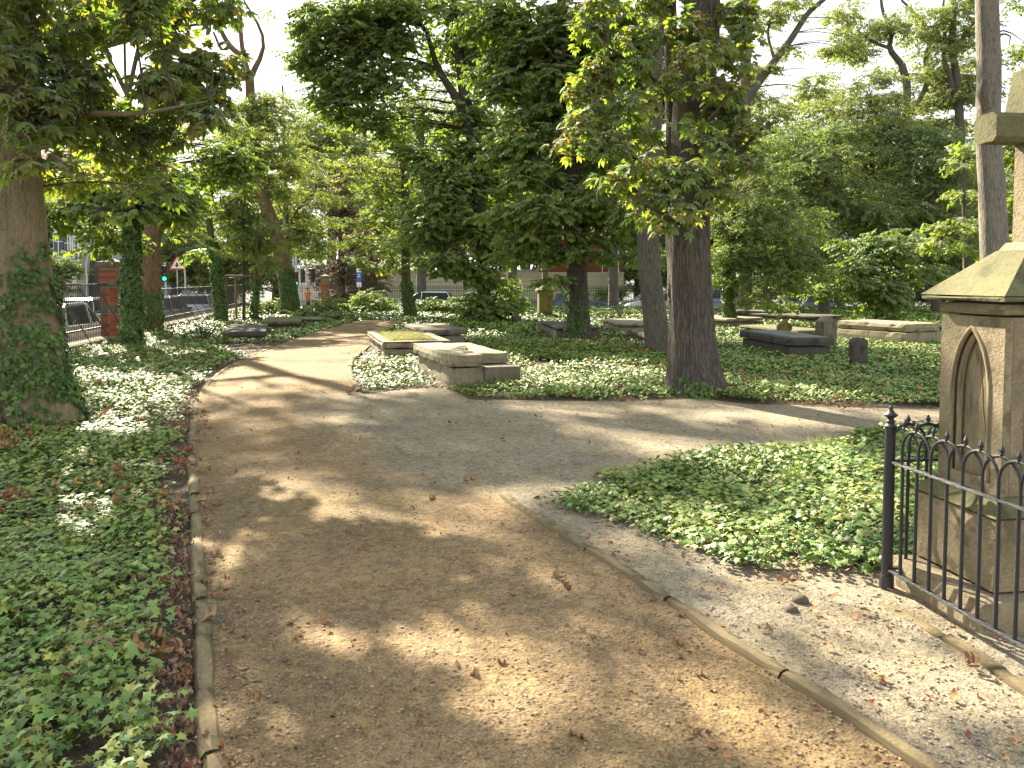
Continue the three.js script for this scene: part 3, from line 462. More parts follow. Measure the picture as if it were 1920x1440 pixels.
tree({ name: 'staked_sapling', label: 'young sapling growing inside the wooden stake frame', seed: 105, base: [457, 604], r0: 3.2, mat: M.barkDark, flare: 0.1, ridge: 0.004, trunk: [[457, 540, 2.8], [456, 480, 2.5], [457, 420, 2], [458, 340, 1.2]], leaf: 'small', pal: PAL.elm, cov: 1.8, segs: 8, crown: [[455, 430, 0, 36, 35], [440, 460, -0.3, 26, 20], [480, 455, 0.3, 26, 24], [460, 390, 0, 32, 30], [455, 350, 0, 26, 26], [430, 425, 0.3, 22, 20]] });
tree({ name: 'slender_tree', label: 'thin ivy-wrapped stem right behind the wooden stake frame', seed: 106, base: [478, 606], r0: 4.5, mat: M.barkMoss, trunk: [[479, 560, 4], [480, 500, 3.5], [482, 440, 2.5], [484, 400, 1.5]], leaf: 'small', pal: PAL.ash, cov: 1.5, segs: 8, crown: [[490, 480, 0.4, 32, 22], [500, 440, 0.8, 34, 28]], ivy: [[0, 1.6, 1.5, { swell: 0.06 }]] });
tree({ name: 'leaning_tree', label: 'big leaning tree with brown bark and ivy at its foot beyond the flat tombs', seed: 107, keep: 0.3, base: [545, 592], r0: 17, mat: M.barkBrown, flare: 0.2, ridge: 0.05, segs: 22, trunk: [[536, 520, 14.5], [520, 450, 13.5], [503, 400, 12], [489, 350, 11], [480, 290, 10], [472, 220, 9], [468, 150, 8]], leaf: 'small', pal: PAL.ash, cov: 2.8,
  limbs: [[[469, 160, 0, 7.5], [455, 110, 0, 6], [430, 85, 0.3, 5], [412, 50, 0.4, 4], [405, 0, 0.4, 3]], [[460, 125, 0, 5], [452, 70, 0.2, 4], [450, 20, 0.2, 3], [440, -20, 0, 2]], [[430, 85, 0.3, 4], [418, 95, 0, 3], [400, 60, 0, 2]]],
  crown: [[470, 270, 0, 60, 50], [510, 215, 0.5, 60, 45], [480, 200, 0, 50, 30], [540, 290, 1, 55, 55], [450, 340, 0.5, 50, 35], [500, 350, 1, 45, 40], [420, 20, 0, 40, 20, 1, 1], [500, 20, 0, 12, 20, 1, 0.7]],
  ivy: [[0, 2.2, 1.1, { facing: [0.7, 0.7], swell: 0.05 }]], over: [[-2, 14, 0, 3.5, 2, 3.5, 1], [-6, 13, 1, 3.5, 2, 3.5, 1.2]] });
tree({ name: 'young_ash', label: 'slender young tree with pale yellow-green leaves behind the leaning trunk', seed: 108, keep: 0.3, base: [541, 586], r0: 5, mat: M.barkGrey, trunk: [[540, 500, 4.2], [538, 420, 3.8], [535, 330, 3], [532, 230, 2.2], [530, 160, 1.4]], leaf: 'small', pal: PAL.ash, cov: 2.8, segs: 8,
  limbs: [[[538, 430, 0, 2.4], [560, 390, 0, 1.6], [590, 360, 0, 1]], [[538, 410, 0, 2.4], [515, 370, 0, 1.6], [505, 330, 0, 1]]],
  crown: [[535, 220, 0, 45, 45], [560, 300, 0.5, 50, 45], [530, 350, 0, 45, 45], [585, 360, 0.6, 38, 40], [570, 420, 0.6, 45, 38], [590, 460, 0.3, 32, 25], [545, 450, 1, 35, 25], [600, 300, 1, 30, 35], [545, 180, 0, 30, 30]] });
tree({ name: 'park_tree', label: 'ivy-footed upright tree with bright foliage standing at the far path bend', seed: 109, keep: 0.3, base: [770, 598], r0: 11.5, mat: M.barkMoss, flare: 0.5, trunk: [[762, 530, 8.5], [760, 460, 8], [760, 380, 7.5], [757, 290, 7], [757, 220, 6]], leaf: 'maple', pal: PAL.maple, cov: 2.3, size: 1.1,
  limbs: [[[757, 270, 0, 4], [745, 225, 0, 3], [735, 200, 0, 2]], [[758, 280, 0, 4], [722, 235, 0, 2.5], [700, 215, 0, 1.5]]],
  crown: [[700, 400, 0, 50, 35], [725, 450, -0.4, 50, 32], [670, 430, 0, 38, 30], [700, 320, 0.4, 55, 45], [660, 300, 0.8, 40, 35], [740, 350, 0.5, 45, 45], [780, 420, 0.8, 40, 45], [650, 255, 1, 45, 35], [720, 250, 0.6, 50, 35], [690, 480, 0, 40, 20], [745, 490, 0.3, 45, 18], [800, 480, 1, 45, 25], [705, 505, 0.4, 30, 14]], ivy: [[0, 1.6, 0.9, {}]] });
tree({ name: 'lime_tree', label: 'large dark lime with leafy sprouts round its foot and all up its trunk', seed: 110, keep: 0.4, base: [908, 606], r0: 15, mat: M.barkDark, flare: 0.3, trunk: [[906, 540, 13], [905, 470, 12.5], [898, 380, 12], [890, 290, 11.5], [880, 220, 11], [868, 160, 10]], leaf: 'lime', pal: PAL.lime, cov: 3.4,
  limbs: [[[884, 240, 0, 10], [850, 175, 0, 8], [822, 130, 0, 6], [800, 60, 0, 4]], [[868, 160, 0, 10], [860, 90, 0, 9], [850, 20, 0, 8], [845, -60, 0, 6]], [[822, 130, 0, 4], [760, 110, 0.4, 3], [680, 130, 0.6, 2]]],
  crown: [[880, 300, 0, 85, 60], [830, 340, -0.6, 60, 60], [930, 330, 0.4, 60, 60], [860, 400, -0.8, 75, 50], [920, 420, -0.6, 60, 45], [810, 430, -0.6, 45, 40], [850, 480, -0.9, 60, 32], [930, 480, -0.6, 50, 26], [790, 390, 0, 40, 40], [800, 260, 0, 50, 50], [890, 230, 0.4, 70, 50],
    [640, 60, 0.5, 80, 60], [720, 40, 0.3, 85, 70], [800, 40, 0, 90, 70], [600, 110, 0.5, 55, 45], [670, 150, 0.3, 75, 55], [750, 160, 0, 70, 55], [620, 190, 0.5, 50, 35], [690, 215, 0.2, 65, 35], [780, 210, 0, 60, 40], [580, 40, 1, 40, 45], [900, 60, 0.4, 90, 70], [850, 120, 1, 70, 45, undefined, 1.2], [560, 120, 1, 22, 25], [740, 250, 0.4, 50, 25, undefined, 1.6],
    [895, 573, -0.7, 36, 30, 0.5, 5], [938, 578, -0.3, 34, 26, 0.5, 5], [880, 590, -0.4, 22, 15, 0.4, 5], [952, 562, 0.2, 22, 28, 0.4, 4], [870, 510, -0.6, 60, 24, 0.8, 3], [930, 515, -0.4, 45, 20, 0.7, 3]],
  over: [[-2, 13, 0, 4.5, 2.4, 4.5, 1.4], [2, 14, 1, 4, 2.4, 4, 1.2]] });
tree({ name: 'lime_tree', label: 'dark-trunked lime with drooping leaf tiers over the tomb with the pillar monument', seed: 111, keep: 0.4, base: [1086, 641], r0: 23, mat: M.barkDark, flare: 0.35, flareH: 0.4, trunk: [[1083, 560, 19.5], [1080, 480, 19], [1078, 400, 18], [1074, 320, 16], [1068, 220, 14], [1060, 100, 12], [1052, -40, 10]], leaf: 'lime', pal: PAL.lime, cov: 3.2, segs: 22,
  limbs: [[[1078, 390, 0, 6], [1050, 350, -0.3, 4], [1010, 320, -0.5, 2]], [[1066, 200, 0, 7], [1035, 140, 0, 5], [1010, 60, 0, 3]], [[1075, 330, 0, 5], [1110, 280, -0.3, 3.5], [1150, 240, -0.4, 2]]],
  crown: [[1000, 330, -0.4, 60, 38], [960, 390, -0.5, 55, 34], [1030, 390, -0.9, 60, 34], [1090, 370, -1.1, 40, 30], [1130, 400, -0.4, 50, 36], [1000, 440, -0.5, 60, 30], [1060, 450, -0.9, 45, 24], [1120, 455, -0.2, 40, 26], [960, 460, 0, 45, 26], [1030, 480, -0.3, 30, 20], [1000, 270, 0, 60, 45], [940, 280, 0.3, 50, 45], [1060, 250, -0.6, 50, 40], [1000, 170, 0, 70, 60], [940, 120, 0.4, 60, 60], [1060, 140, -0.6, 60, 60], [1010, 60, 0, 80, 60], [1080, 40, -0.4, 70, 60], [930, 30, 0.3, 60, 50], [1120, 200, 0.4, 50, 50], [1110, 320, 0.3, 50, 40], [1035, 520, -0.6, 18, 14], [1180, 440, 0.5, 30, 34], [1000, 110, 0.8, 80, 60], [1090, 110, 0.8, 70, 60], [1100, 230, 0.8, 60, 50], [1020, 220, 0.9, 60, 40]],
  over: [[-1, 11, 0, 4, 2.2, 4, 1.6], [2, 12, 1, 4, 2.4, 4, 1.4]], ivy: [[0, 1.4, 0.7, { facing: [-0.9, 0.3] }]] });
tree({ name: 'smooth_tree', label: 'curved grey trunk standing behind the big horse chestnut with the forked bole', seed: 112, base: [1236, 662], r0: 25, mat: M.barkGrey, flare: 0.1, ridge: 0.014, trunk: [[1228, 590, 22.5], [1219, 520, 21], [1215, 440, 20.5], [1216, 360, 20], [1222, 260, 18], [1226, 140, 16], [1230, 0, 14], [1232, -120, 11]], leaf: 'lime', pal: PAL.lime, cov: 2.4, segs: 22,
  crown: [[1200, 470, 1.5, 24, 30], [1190, 410, 1, 40, 30], [1180, 250, 2, 60, 60], [1170, 120, 2, 60, 60], [1250, 180, 2, 40, 50], [1200, 60, 1.5, 70, 60], [1240, 330, 1.5, 40, 50], [1190, 340, 1, 45, 45], [1300, 120, 2, 50, 60], [1330, 260, 2, 45, 50]], over: [[0, 12, 0, 4, 2.4, 4, 1.4]] });
tree({ name: 'chestnut_tree', label: 'big dark horse chestnut with a flared forked bole at the cross path edge', seed: 113, whole: true, base: [1304, 738], r0: 50, mat: M.barkDark, flare: 0.42, flareH: 0.42, ridge: 0.06, segs: 44, step: 0.09, trunk: [[1299, 640, 43], [1294, 540, 41], [1290, 450, 40], [1292, 380, 39], [1298, 280, 37], [1306, 160, 34], [1314, 30, 31], [1320, -100, 28]], leaf: 'chestnut', pal: PAL.chestnut, cov: 2.1, size: 0.88, per: 11, droop: 0.4,
  limbs: [[[1280, 400, -0.1, 22], [1268, 320, 0.2, 17], [1262, 220, 0.4, 15], [1258, 80, 0.5, 13], [1256, -60, 0.5, 11]], [[1270, 330, -0.3, 6], [1210, 300, -0.9, 4], [1140, 285, -1.3, 2.5], [1080, 270, -1.5, 1.5]], [[1330, 340, -0.3, 5], [1380, 290, -0.5, 3], [1430, 240, -0.6, 2]], [[1300, 270, -0.5, 5], [1350, 200, -1, 3], [1390, 140, -1, 2]], [[1258, 180, 0.2, 6], [1200, 130, -0.4, 4], [1140, 90, -0.8, 2]], [[1290, 430, -0.6, 4], [1250, 405, -1, 3], [1210, 385, -1.2, 2]]],
  crown: [[1100, 240, -1.3, 45, 35], [1160, 200, -0.9, 55, 45], [1125, 130, -0.8, 50, 45], [1200, 90, -0.5, 60, 55], [1235, 190, -0.6, 45, 45], [1150, 290, -1.2, 55, 30], [1080, 275, -1.5, 30, 20], [1200, 330, -1, 50, 35], [1135, 340, -0.8, 40, 25], [1245, 300, -0.8, 35, 40], [1290, 402, -0.9, 36, 22], [1250, 420, -0.9, 35, 20], [1290, 265, -0.8, 40, 22, undefined, 1.1], [1310, 220, -0.9, 35, 25, undefined, 1], [1365, 130, -0.6, 40, 45], [1385, 200, -0.6, 50, 35], [1430, 240, -0.6, 45, 28], [1365, 280, -0.5, 45, 35], [1400, 300, -0.3, 35, 28], [1340, 350, -0.5, 28, 35], [1365, 60, -0.3, 45, 50], [1150, 40, -0.4, 70, 50], [1100, 170, -0.6, 50, 40], [1180, 260, 0.2, 50, 40], [1240, 30, 0.3, 45, 50, undefined, 1.7], [1200, 400, -0.4, 40, 28], [1330, 400, -0.2, 22, 20, undefined, 1.5], [1345, 100, 0.5, 25, 40], [1275, 335, -1.1, 38, 32], [1300, 130, -1, 40, 35], [1270, 60, -0.8, 45, 40], [1320, 300, -1, 30, 28], [1230, 350, -0.9, 40, 35], [1340, 180, -0.7, 40, 35]],
  over: [[0, 8.5, 0, 3.2, 1.8, 3.2, 1.8], [-2, 7.8, 1.5, 2.6, 1.6, 2.6, 1.8], [1.5, 10, -1, 3.4, 2, 3.4, 1.6], [2.5, 7.6, 1.5, 2.4, 1.4, 2.4, 1.6]], ivy: [[0, 0.22, 0.6, { flare: 0.42 }]] });
tree({ name: 'thin_tree', label: 'thin ivy-clad trunk rising by the low tombs beyond the horse chestnut', seed: 114, base: [1367, 614], r0: 9, mat: M.barkMoss, trunk: [[1366, 560, 6.5], [1368, 500, 6], [1374, 440, 5], [1378, 370, 4]], leaf: 'small', pal: PAL.elm, cov: 1.7, segs: 10,
  crown: [[1400, 400, 0, 65, 50], [1450, 440, -0.4, 70, 55], [1380, 480, -0.3, 55, 40], [1440, 510, -0.6, 65, 35], [1500, 480, -0.4, 50, 50], [1350, 440, 0.5, 40, 50], [1420, 350, 0.5, 60, 40], [1510, 420, 0.4, 45, 45], [1360, 520, 0, 30, 28], [1490, 530, -0.5, 40, 22], [1430, 300, 1, 50, 40]],
  second: { leaf: 'maple', pal: PAL.maple, crown: [[1415, 565, -0.3, 28, 32, 0.4, 2.2], [1445, 560, 0, 24, 28, 0.4, 2]] }, ivy: [[0, 2.4, 1.4, { swell: 0.07 }]] });
tree({ name: 'tall_tree', label: 'tall bare grey trunk with a knot rising behind the sandstone cross', seed: 115, base: [1868, 664], r0: 30, mat: M.barkAsh, flare: 0.15, ridge: 0.014, trunk: [[1866, 560, 25], [1864, 460, 24], [1860, 360, 22.5], [1853, 240, 21], [1854, 120, 20], [1850, 0, 19], [1845, -200, 16], [1840, -420, 12]], leaf: 'small', pal: PAL.elm, cov: 1.4, segs: 22,
  limbs: [[[1848, 200, -0.15, 11], [1846, 165, -0.38, 10], [1848, 148, -0.42, 6]]], crown: [[1905, 110, 2, 40, 60, undefined, 1.2], [1900, 20, 1, 40, 20, undefined, 0.8], [1910, 240, 3, 30, 60]], over: [[0, 12, 0, 4, 2.4, 4, 1.5], [3, 11, 2, 3, 2, 3, 1.5]] });
// shrubby trees and the green wall of trees on the right
const big = (name, label, seed, base, d, r0, trunk, crown, leaf, pal, o = {}) => tree({ name, label, seed, base, d, r0, trunk, crown, leaf, pal, segs: 10, flare: 0.2, group: undefined, ...o });
big('bushy_tree', 'low broad dark-green tree spreading over the weathered double-slab tomb', 121, [1650, 612], 0, 9, [[1648, 560, 7], [1640, 500, 5]], [[1640, 500, 0, 75, 55], [1590, 520, -0.3, 60, 42], [1690, 510, 0, 60, 50], [1620, 560, -0.5, 75, 30], [1680, 565, -0.3, 60, 28], [1560, 550, 0, 40, 28], [1650, 450, 0.3, 70, 45], [1720, 480, 0.5, 40, 50], [1590, 470, 0.5, 45, 40], [1640, 588, -0.4, 40, 14]], 'lime', PAL.elm, { cov: 1.5, per: 34, size: 1.1 });
big('park_tree', 'mid-green tree behind the thin ivy-clad trunk and low tombs', 122, [1545, 592], 0, 10, [[1548, 500, 9], [1552, 400, 8], [1556, 300, 6]], [[1540, 330, 0, 90, 60], [1480, 380, 0.5, 70, 50], [1600, 380, 0, 70, 55], [1540, 440, -0.5, 90, 50], [1480, 280, 1, 60, 45], [1580, 270, 1, 60, 50], [1550, 510, -0.3, 60, 40], [1630, 430, 0.5, 60, 50]], 'small', PAL.elm, { cov: 1.5, per: 34, size: 1.3 });
big('park_tree', 'yellowish tree with a thin straight stem amid the green trees', 123, [1640, 586], 0, 8, [[1640, 480, 6], [1637, 380, 5], [1634, 260, 4], [1632, 180, 2.5]], [[1640, 210, 0, 60, 50], [1600, 260, 0, 50, 45], [1670, 270, 0, 55, 45], [1630, 310, 0.3, 70, 40], [1590, 330, 0.5, 45, 40], [1640, 150, 0, 45, 35], [1680, 200, 0.5, 40, 40], [1600, 180, 0.6, 40, 40]], 'small', PAL.ash, { cov: 1.5, size: 1.2, limbs: [[[1636, 320, 0, 3], [1660, 270, 0, 2], [1675, 230, 0, 1]], [[1636, 340, 0, 3], [1610, 280, 0, 2], [1600, 230, 0, 1]]] });
big('park_tree', 'bluish-green tree between the yellowish tree and the tall knotted trunk', 124, [1755, 590], 0, 9, [[1752, 520, 7], [1748, 420, 6], [1745, 300, 4]], [[1740, 300, 0, 70, 60], [1780, 350, 0.5, 60, 60], [1710, 370, 0, 60, 60], [1760, 430, -0.4, 70, 50], [1700, 440, 0, 55, 45], [1760, 500, -0.5, 60, 40], [1800, 460, 0, 50, 50], [1730, 250, 1, 55, 40]], 'small', PAL.elm, { cov: 1.5, per: 34, size: 1.2 });
big('maple_tree', 'bright yellow-green young maple beside the tall knotted trunk', 125, [1815, 640], 0, 6, [[1812, 540, 5], [1808, 420, 4], [1806, 300, 3]], [[1810, 270, 0, 32, 28], [1795, 310, 0, 32, 26], [1815, 350, 0, 30, 26], [1780, 420, -0.3, 48, 26], [1800, 460, -0.5, 50, 30], [1750, 455, -0.4, 38, 22], [1820, 400, 0.3, 30, 25], [1900, 330, 0.5, 30, 60], [1895, 430, 0.5, 30, 50], [1900, 250, 0.5, 24, 40]], 'maple', PAL.maple, { cov: 1.7 });
big('robinia_tree', 'tall hazy robinia with twisting dark branches against the sky', 126, [1705, 578], 0, 9, [[1704, 400, 8], [1698, 250, 7.5], [1700, 160, 7], [1690, 120, 6.5]], [[1700, 40, 0, 70, 40], [1640, 60, 0, 60, 40], [1760, 60, 0, 60, 45], [1590, 30, 0, 45, 30], [1800, 30, 0, 40, 40], [1720, 130, 1, 60, 40], [1780, 150, 1, 50, 50], [1600, 90, 0.5, 40, 30], [1740, 210, 1.5, 60, 40], [1820, 110, 1, 30, 40]], 'small', PAL.ash, { cov: 0.95, size: 1.35, mat: M.barkGrey, limbs: [[[1690, 120, 0, 6], [1668, 90, 0, 5], [1672, 60, 0, 4], [1655, 20, 0, 3], [1650, -40, 0, 2]], [[1668, 90, 0, 3.5], [1640, 80, 0, 3], [1610, 60, 0, 2]], [[1698, 230, 1, 5], [1740, 150, 1, 5], [1735, 110, 1, 4.5], [1745, 70, 1, 4], [1720, 30, 1, 3], [1690, 0, 1, 2]], [[1745, 80, 1, 3], [1760, 50, 1, 2.5], [1770, 0, 1, 2]]] });
big('robinia_tree', 'second tall hazy robinia with a forked straight stem by the knotted trunk', 127, [1800, 578], 0, 10, [[1798, 400, 9], [1800, 260, 8], [1794, 150, 7], [1785, 80, 6], [1790, 0, 5], [1792, -60, 3]], [[1790, 60, 0, 60, 45], [1820, 20, 0, 30, 30], [1770, 10, 0, 50, 25], [1800, 150, 0.6, 40, 50]], 'small', PAL.ash, { cov: 0.8, size: 1.35, mat: M.barkGrey, limbs: [[[1797, 200, 0, 5.5], [1782, 150, 0, 5], [1770, 110, 0, 4], [1772, 60, 0, 3]], [[1790, 100, 0, 4], [1812, 60, 0, 3], [1838, 30, 0, 2]]] });
big('plane_tree', 'tall pale-limbed tree whose crooked bough arches into the sky by the horse chestnut', 128, [1398, 582], 0, 14, [[1398, 400, 12], [1396, 280, 11], [1397, 180, 10.5], [1399, 80, 10], [1402, 0, 9], [1403, -60, 7]], [[1450, 30, 0, 38, 20], [1480, 10, 0, 45, 25], [1425, 140, 0.5, 35, 28], [1410, 170, 0.8, 30, 30], [1470, 90, 0.5, 25, 16], [1530, 150, 1, 40, 30], [1560, 90, 1, 30, 20], [1590, 70, 1, 35, 30], [1380, 10, 0.5, 30, 30]], 'small', PAL.ash, { whole: true, cov: 1.4, size: 1.35, mat: M.barkGrey, limbs: [[[1397, 190, 0, 9], [1425, 150, 0, 8], [1455, 110, 0, 7], [1485, 70, 0, 6], [1515, 25, 0, 5], [1555, -10, 0, 4]], [[1452, 115, 0, 3], [1440, 60, 0, 2.5], [1446, 42, 0, 2], [1465, 42, 0, 1.5]]] });
const wall = [[1440, 230, 'ash'], [1560, 210, 'ash'], [1470, 330, 'elm'], [1700, 340, 'elm'], [1830, 300, 'elm'], [1900, 380, 'elm'], [1800, 200, 'ash']];
wall.forEach(([x, y, p], i) => big('far_tree', ['broad pale tree in the back row behind the yellowish tree', 'grey-green rounded tree at the back beneath the arching bough', 'shadowy dense tree behind the mid-green tree', 'bluish dense tree at the back between the robinias', 'fresh green tree in the back row right behind the knotted trunk', 'deep green tree closing the view past the sandstone cross', 'light airy tree at the back under the second robinia'][i], 140 + i, [x, 572], 46 + (i % 3) * 4, 9, [[x, 450, 8], [x, y, 5]], [[x, y, 0, 85, 60], [x - 60, y + 60, 0.5, 70, 55], [x + 60, y + 60, 0, 70, 55], [x, y + 120, 0, 100, 60], [x - 50, y + 180, 0, 80, 45], [x + 50, y + 190, 0, 80, 45], [x, Math.min(545, y + 240), 0, 90, 35]], 'small', PAL[p], { cov: 1.1, per: 40, size: 1.7, ground: STREET }));

for (const [i, x, y, d, p, l] of [[0, 790, 170, 50, 'elm', 'deep green tree filling the gap left of the large lime'], [1, 960, 130, 52, 'elm', 'tall green tree filling the gap between the two limes'], [2, 1150, 110, 48, 'ash', 'tall light tree filling the gap behind the curved grey trunk'], [3, 1330, 190, 50, 'ash', 'light tree showing right beside the horse chestnut bole']]) big('far_tree', l, 160 + i, [x, 575], d, 10, [[x, 450, 8], [x, y + 30, 5]], [[x, y, 0, 80, 60], [x - 55, y + 70, 0.5, 65, 55], [x + 55, y + 70, 0, 65, 55], [x, y + 140, 0, 85, 60], [x - 40, y + 210, 0, 70, 50], [x + 40, y + 220, 0, 70, 50], [x, Math.min(470, y + 280), 0, 80, 40]], 'small', PAL[p], { cov: 1.3, size: 1.7, ground: -0.1 });

// ---------- graves ----------
reseed(300);
function tomb(o) { // near-left and near-right ground corners in the photograph, or near-left corner with width and turn
  const b = gp(...o.b); let w = o.w, yaw = o.yaw;
  if (o.c) { const c = gp(...o.c); w = o.w || b.distanceTo(c); yaw = -Math.atan2(c.z - b.z, c.x - b.x); }
  const t = thing(o.name || 'chest_tomb', o.label, 'tomb', [b.x, 0, b.z], yaw), L = o.L, h = o.h, s = o.slab ?? 0.12, v = o.over ?? 0.05;
  const cs = Math.cos(yaw), sn = Math.sin(yaw), loc = (x, z) => [b.x + x * cs + z * sn, b.z - x * sn + z * cs];
  const mg = o.clear ?? 0.09; solid.push([loc(-mg, mg), loc(w + 0.04, mg), loc(w + 0.04, -L - 0.02), loc(-mg, -L - 0.02)]);
  part('base', worn(0, w, -0.06, h - s, -L, 0, { amp: 0.02, cell: 0.14 }), o.mat || M.mid, t);
  if (o.build) o.build(t, w, L, h, s, v);
  else part('slab', worn(-v, w + v, h - s + 0.002, h, -L - v, v, { amp: o.amp ?? 0.016, cell: 0.12 }), o.top || o.mat || M.mid, t);
  return t;
}
tomb({ label: 'pale chest tomb with a broken lid and a stepped front corner', b: [848, 727], c: [974, 721], L: 2.4, h: 0.5, slab: 0.2, clear: 0.26, mat: M.grey, build: (t, w, L, h, s, v) => {
  part('slab', worn(-0.06, w * 0.46, h - s + 0.002, h, -L - v, 0.05, { amp: 0.016, cell: 0.09 }), M.grey, t);
  part('slab', worn(w * 0.46 + 0.012, w - 0.07, h - s + 0.002, h - 0.012, -L - v, -0.3, { amp: 0.018, cell: 0.09 }), M.grey, t);
  part('step_stone', worn(w * 0.45, w + 0.03, 0.0, h - s + 0.006, -0.28, 0.06, { amp: 0.02, cell: 0.1 }), M.mid, t);
  for (let i = 0; i < 7; i++) { const x = rr(0.15, w - 0.3), z = rr(-1.6, -0.3), l = rr(0.12, 0.3); part('flake', worn(x, x + l, h - 0.004, h + rr(0.006, 0.014), z, z + l * 0.6, { amp: 0.02, cell: 0.05 }), M.grey, t); }
} });
tomb({ label: 'chest tomb with a thick yellow-green moss cushion filling its rimmed lid', b: [720, 672], w: 1.35, yaw: 0.27, L: 3.4, h: 0.33, slab: 0.13, mat: M.grey, build: (t, w, L, h, s, v) => {
  part('slab', worn(-v, w + v, h - s + 0.002, h, -L - v, v + 0.02, { amp: 0.022, cell: 0.12 }), M.grey, t);
  const rim = 0.17; for (const [x0, x1, z0, z1] of [[-v, w + v, -rim, v + 0.01], [-v, w + v, -L - v, -L + rim], [-v, rim, -L + rim, -rim], [w - rim, w + v, -L + rim, -rim]]) part('rim', worn(x0 + 0.004, x1 - 0.004, h - 0.01, h + 0.03, z0, z1, { amp: 0.02, cell: 0.1 }), M.grey, t);
  const g = new THREE.PlaneGeometry(w - 2 * rim + 0.1, L - 2 * rim + 0.1, 60, 90).rotateX(-Math.PI / 2), p = g.attributes.position;
  for (let i = 0; i < p.count; i++) { const x = p.getX(i), z = p.getZ(i), e = Math.min(1, (Math.min((w - 2 * rim + 0.1) / 2 - Math.abs(x), (L - 2 * rim + 0.1) / 2 - Math.abs(z))) / 0.12); p.setY(i, -0.02 + e * (0.045 + 0.05 * (fbm(x * 6, z * 6, 3) - 0.3) + 0.015 * noise(x * 40, z * 40))); }
  g.computeVertexNormals(); part('moss_cushion', metreUV(g.translate(w / 2, h, -L / 2)), M.moss, t);
} });
const M2 = M;
tomb({ label: 'plain grey chest tomb with an overhanging lid just behind the mossy tomb', b: [799, 650], w: 0.95, yaw: 0.3, L: 2.6, h: 0.42, mat: M.grey, top: M.mid, over: 0.09, slab: 0.15 });
tomb({ name: 'ledger_tomb', label: 'low black-sided slab tomb beside the wooden stake frame', b: [419, 640], w: 1.05, yaw: 0.28, L: 3.6, h: 0.26, slab: 0.16, mat: M.dark, top: M.dark, over: 0.03 });
tomb({ label: 'lichen-yellow topped chest tomb at the foot of the leaning tree', b: [494, 620], w: 1.07, yaw: 0.25, L: 3.2, h: 0.3, mat: M.mid, top: M.olive, over: 0.1, slab: 0.13 });
tomb({ name: 'ledger_tomb', label: 'pale flat slab tomb next to the lichen-yellow tomb and the bushes', b: [557, 609], w: 0.9, yaw: 0.25, L: 2.8, h: 0.24, slab: 0.1, mat: M.mid, top: M.grey });
tomb({ label: 'long ridged chest tomb in front of the pillar monument', b: [1042, 640], w: 1.2, yaw: 0.1, L: 3.6, h: 0.36, slab: 0.08, mat: M.mid, top: M.dark, amp: 0.04, over: -0.02 });
tomb({ name: 'ledger_tomb', label: 'chest tomb with a sunlit ochre flank between two tree trunks', b: [1160, 630], w: 1.15, yaw: 0.06, L: 3.0, h: 0.36, slab: 0.1, mat: M.grey, top: M.grey, over: 0.02 });
tomb({ name: 'ledger_tomb', label: 'low tomb mostly hidden behind the curved grey trunk', b: [1214, 651], w: 0.9, yaw: 0.05, L: 2.2, h: 0.3, mat: M.mid, top: M.mid });
tomb({ label: 'dark chest tomb with a smooth slate-grey lid in the ivy lawn', b: [1480, 674], c: [1558, 673], L: 2.4, h: 0.44, slab: 0.17, mat: M.dark, build: (t, w, L, h, s, v) => { part('slab', worn(-v, w + v, h - s + 0.002, h, -L - v, v, { amp: 0.01 }), M.dark, t); part('panel', rbox(0.03, w - 0.03, h - 0.01, h + 0.012, -L + 0.05, -0.05, 0.006), M.slate, t); } });
tomb({ name: 'ledger_tomb', label: 'low tomb behind the trefoil stone and the gabled headstone', b: [1495, 642], c: [1531, 641], w: 0.95, L: 2.6, h: 0.32, mat: M.mid, top: M.olive });
tomb({ name: 'ledger_tomb', label: 'sunlit low tomb at the foot of the thin ivy-clad trunk', b: [1365, 617], c: [1428, 613], L: 2.4, h: 0.34, mat: M.mid, top: M.grey });
tomb({ label: 'black-lidded chest tomb behind the sunlit sprouting shrub', b: [1456, 605], c: [1501, 602], L: 2.2, h: 0.42, slab: 0.16, mat: M.mid, top: M.dark });
tomb({ name: 'ledger_tomb', label: 'sloping dark ledger slab on a pale base behind the gabled headstone', b: [1532, 611], c: [1580, 608], L: 2.8, h: 0.34, mat: M.grey, top: M.dark });
tomb({ label: 'weathered double-slab tomb with a dappled pale flank under the bushy tree', b: [1699, 649], c: [1769, 645], L: 2.2, h: 0.54, slab: 0.22, mat: M.grey, top: M.grey, over: -0.05, amp: 0.03 });
tomb({ name: 'ledger_tomb', label: 'grey slab tomb just behind the weathered double-slab tomb', b: [1748, 628], c: [1795, 626], w: 1.0, L: 2.6, h: 0.3, mat: M.mid, top: M.slate });
function stele(name, label, px, w, h, th, mat, shapeFn, yaw = 0, cat = 'gravestone') { // outline with thickness
  const p = gp(...px), s = shapeFn(w, h), g = new THREE.ExtrudeGeometry(s, { depth: th - 0.03, bevelEnabled: true, bevelThickness: 0.015, bevelSize: 0.015, bevelSegments: 2, curveSegments: 8 }).translate(0, -0.05, -th / 2 + 0.015);
  const t = thing(name, label, cat, [p.x, 0, p.z], yaw); part('stone', metreUV(g), mat, t); solid.push([p.x, p.z, w * 0.5]); return t;
}
const roundTop = (w, h) => { const s = new THREE.Shape(); s.moveTo(-w / 2, 0); s.lineTo(w / 2, 0); s.lineTo(w / 2, h - w * 0.35); s.quadraticCurveTo(w / 2, h, 0, h); s.quadraticCurveTo(-w / 2, h, -w / 2, h - w * 0.35); return s; };
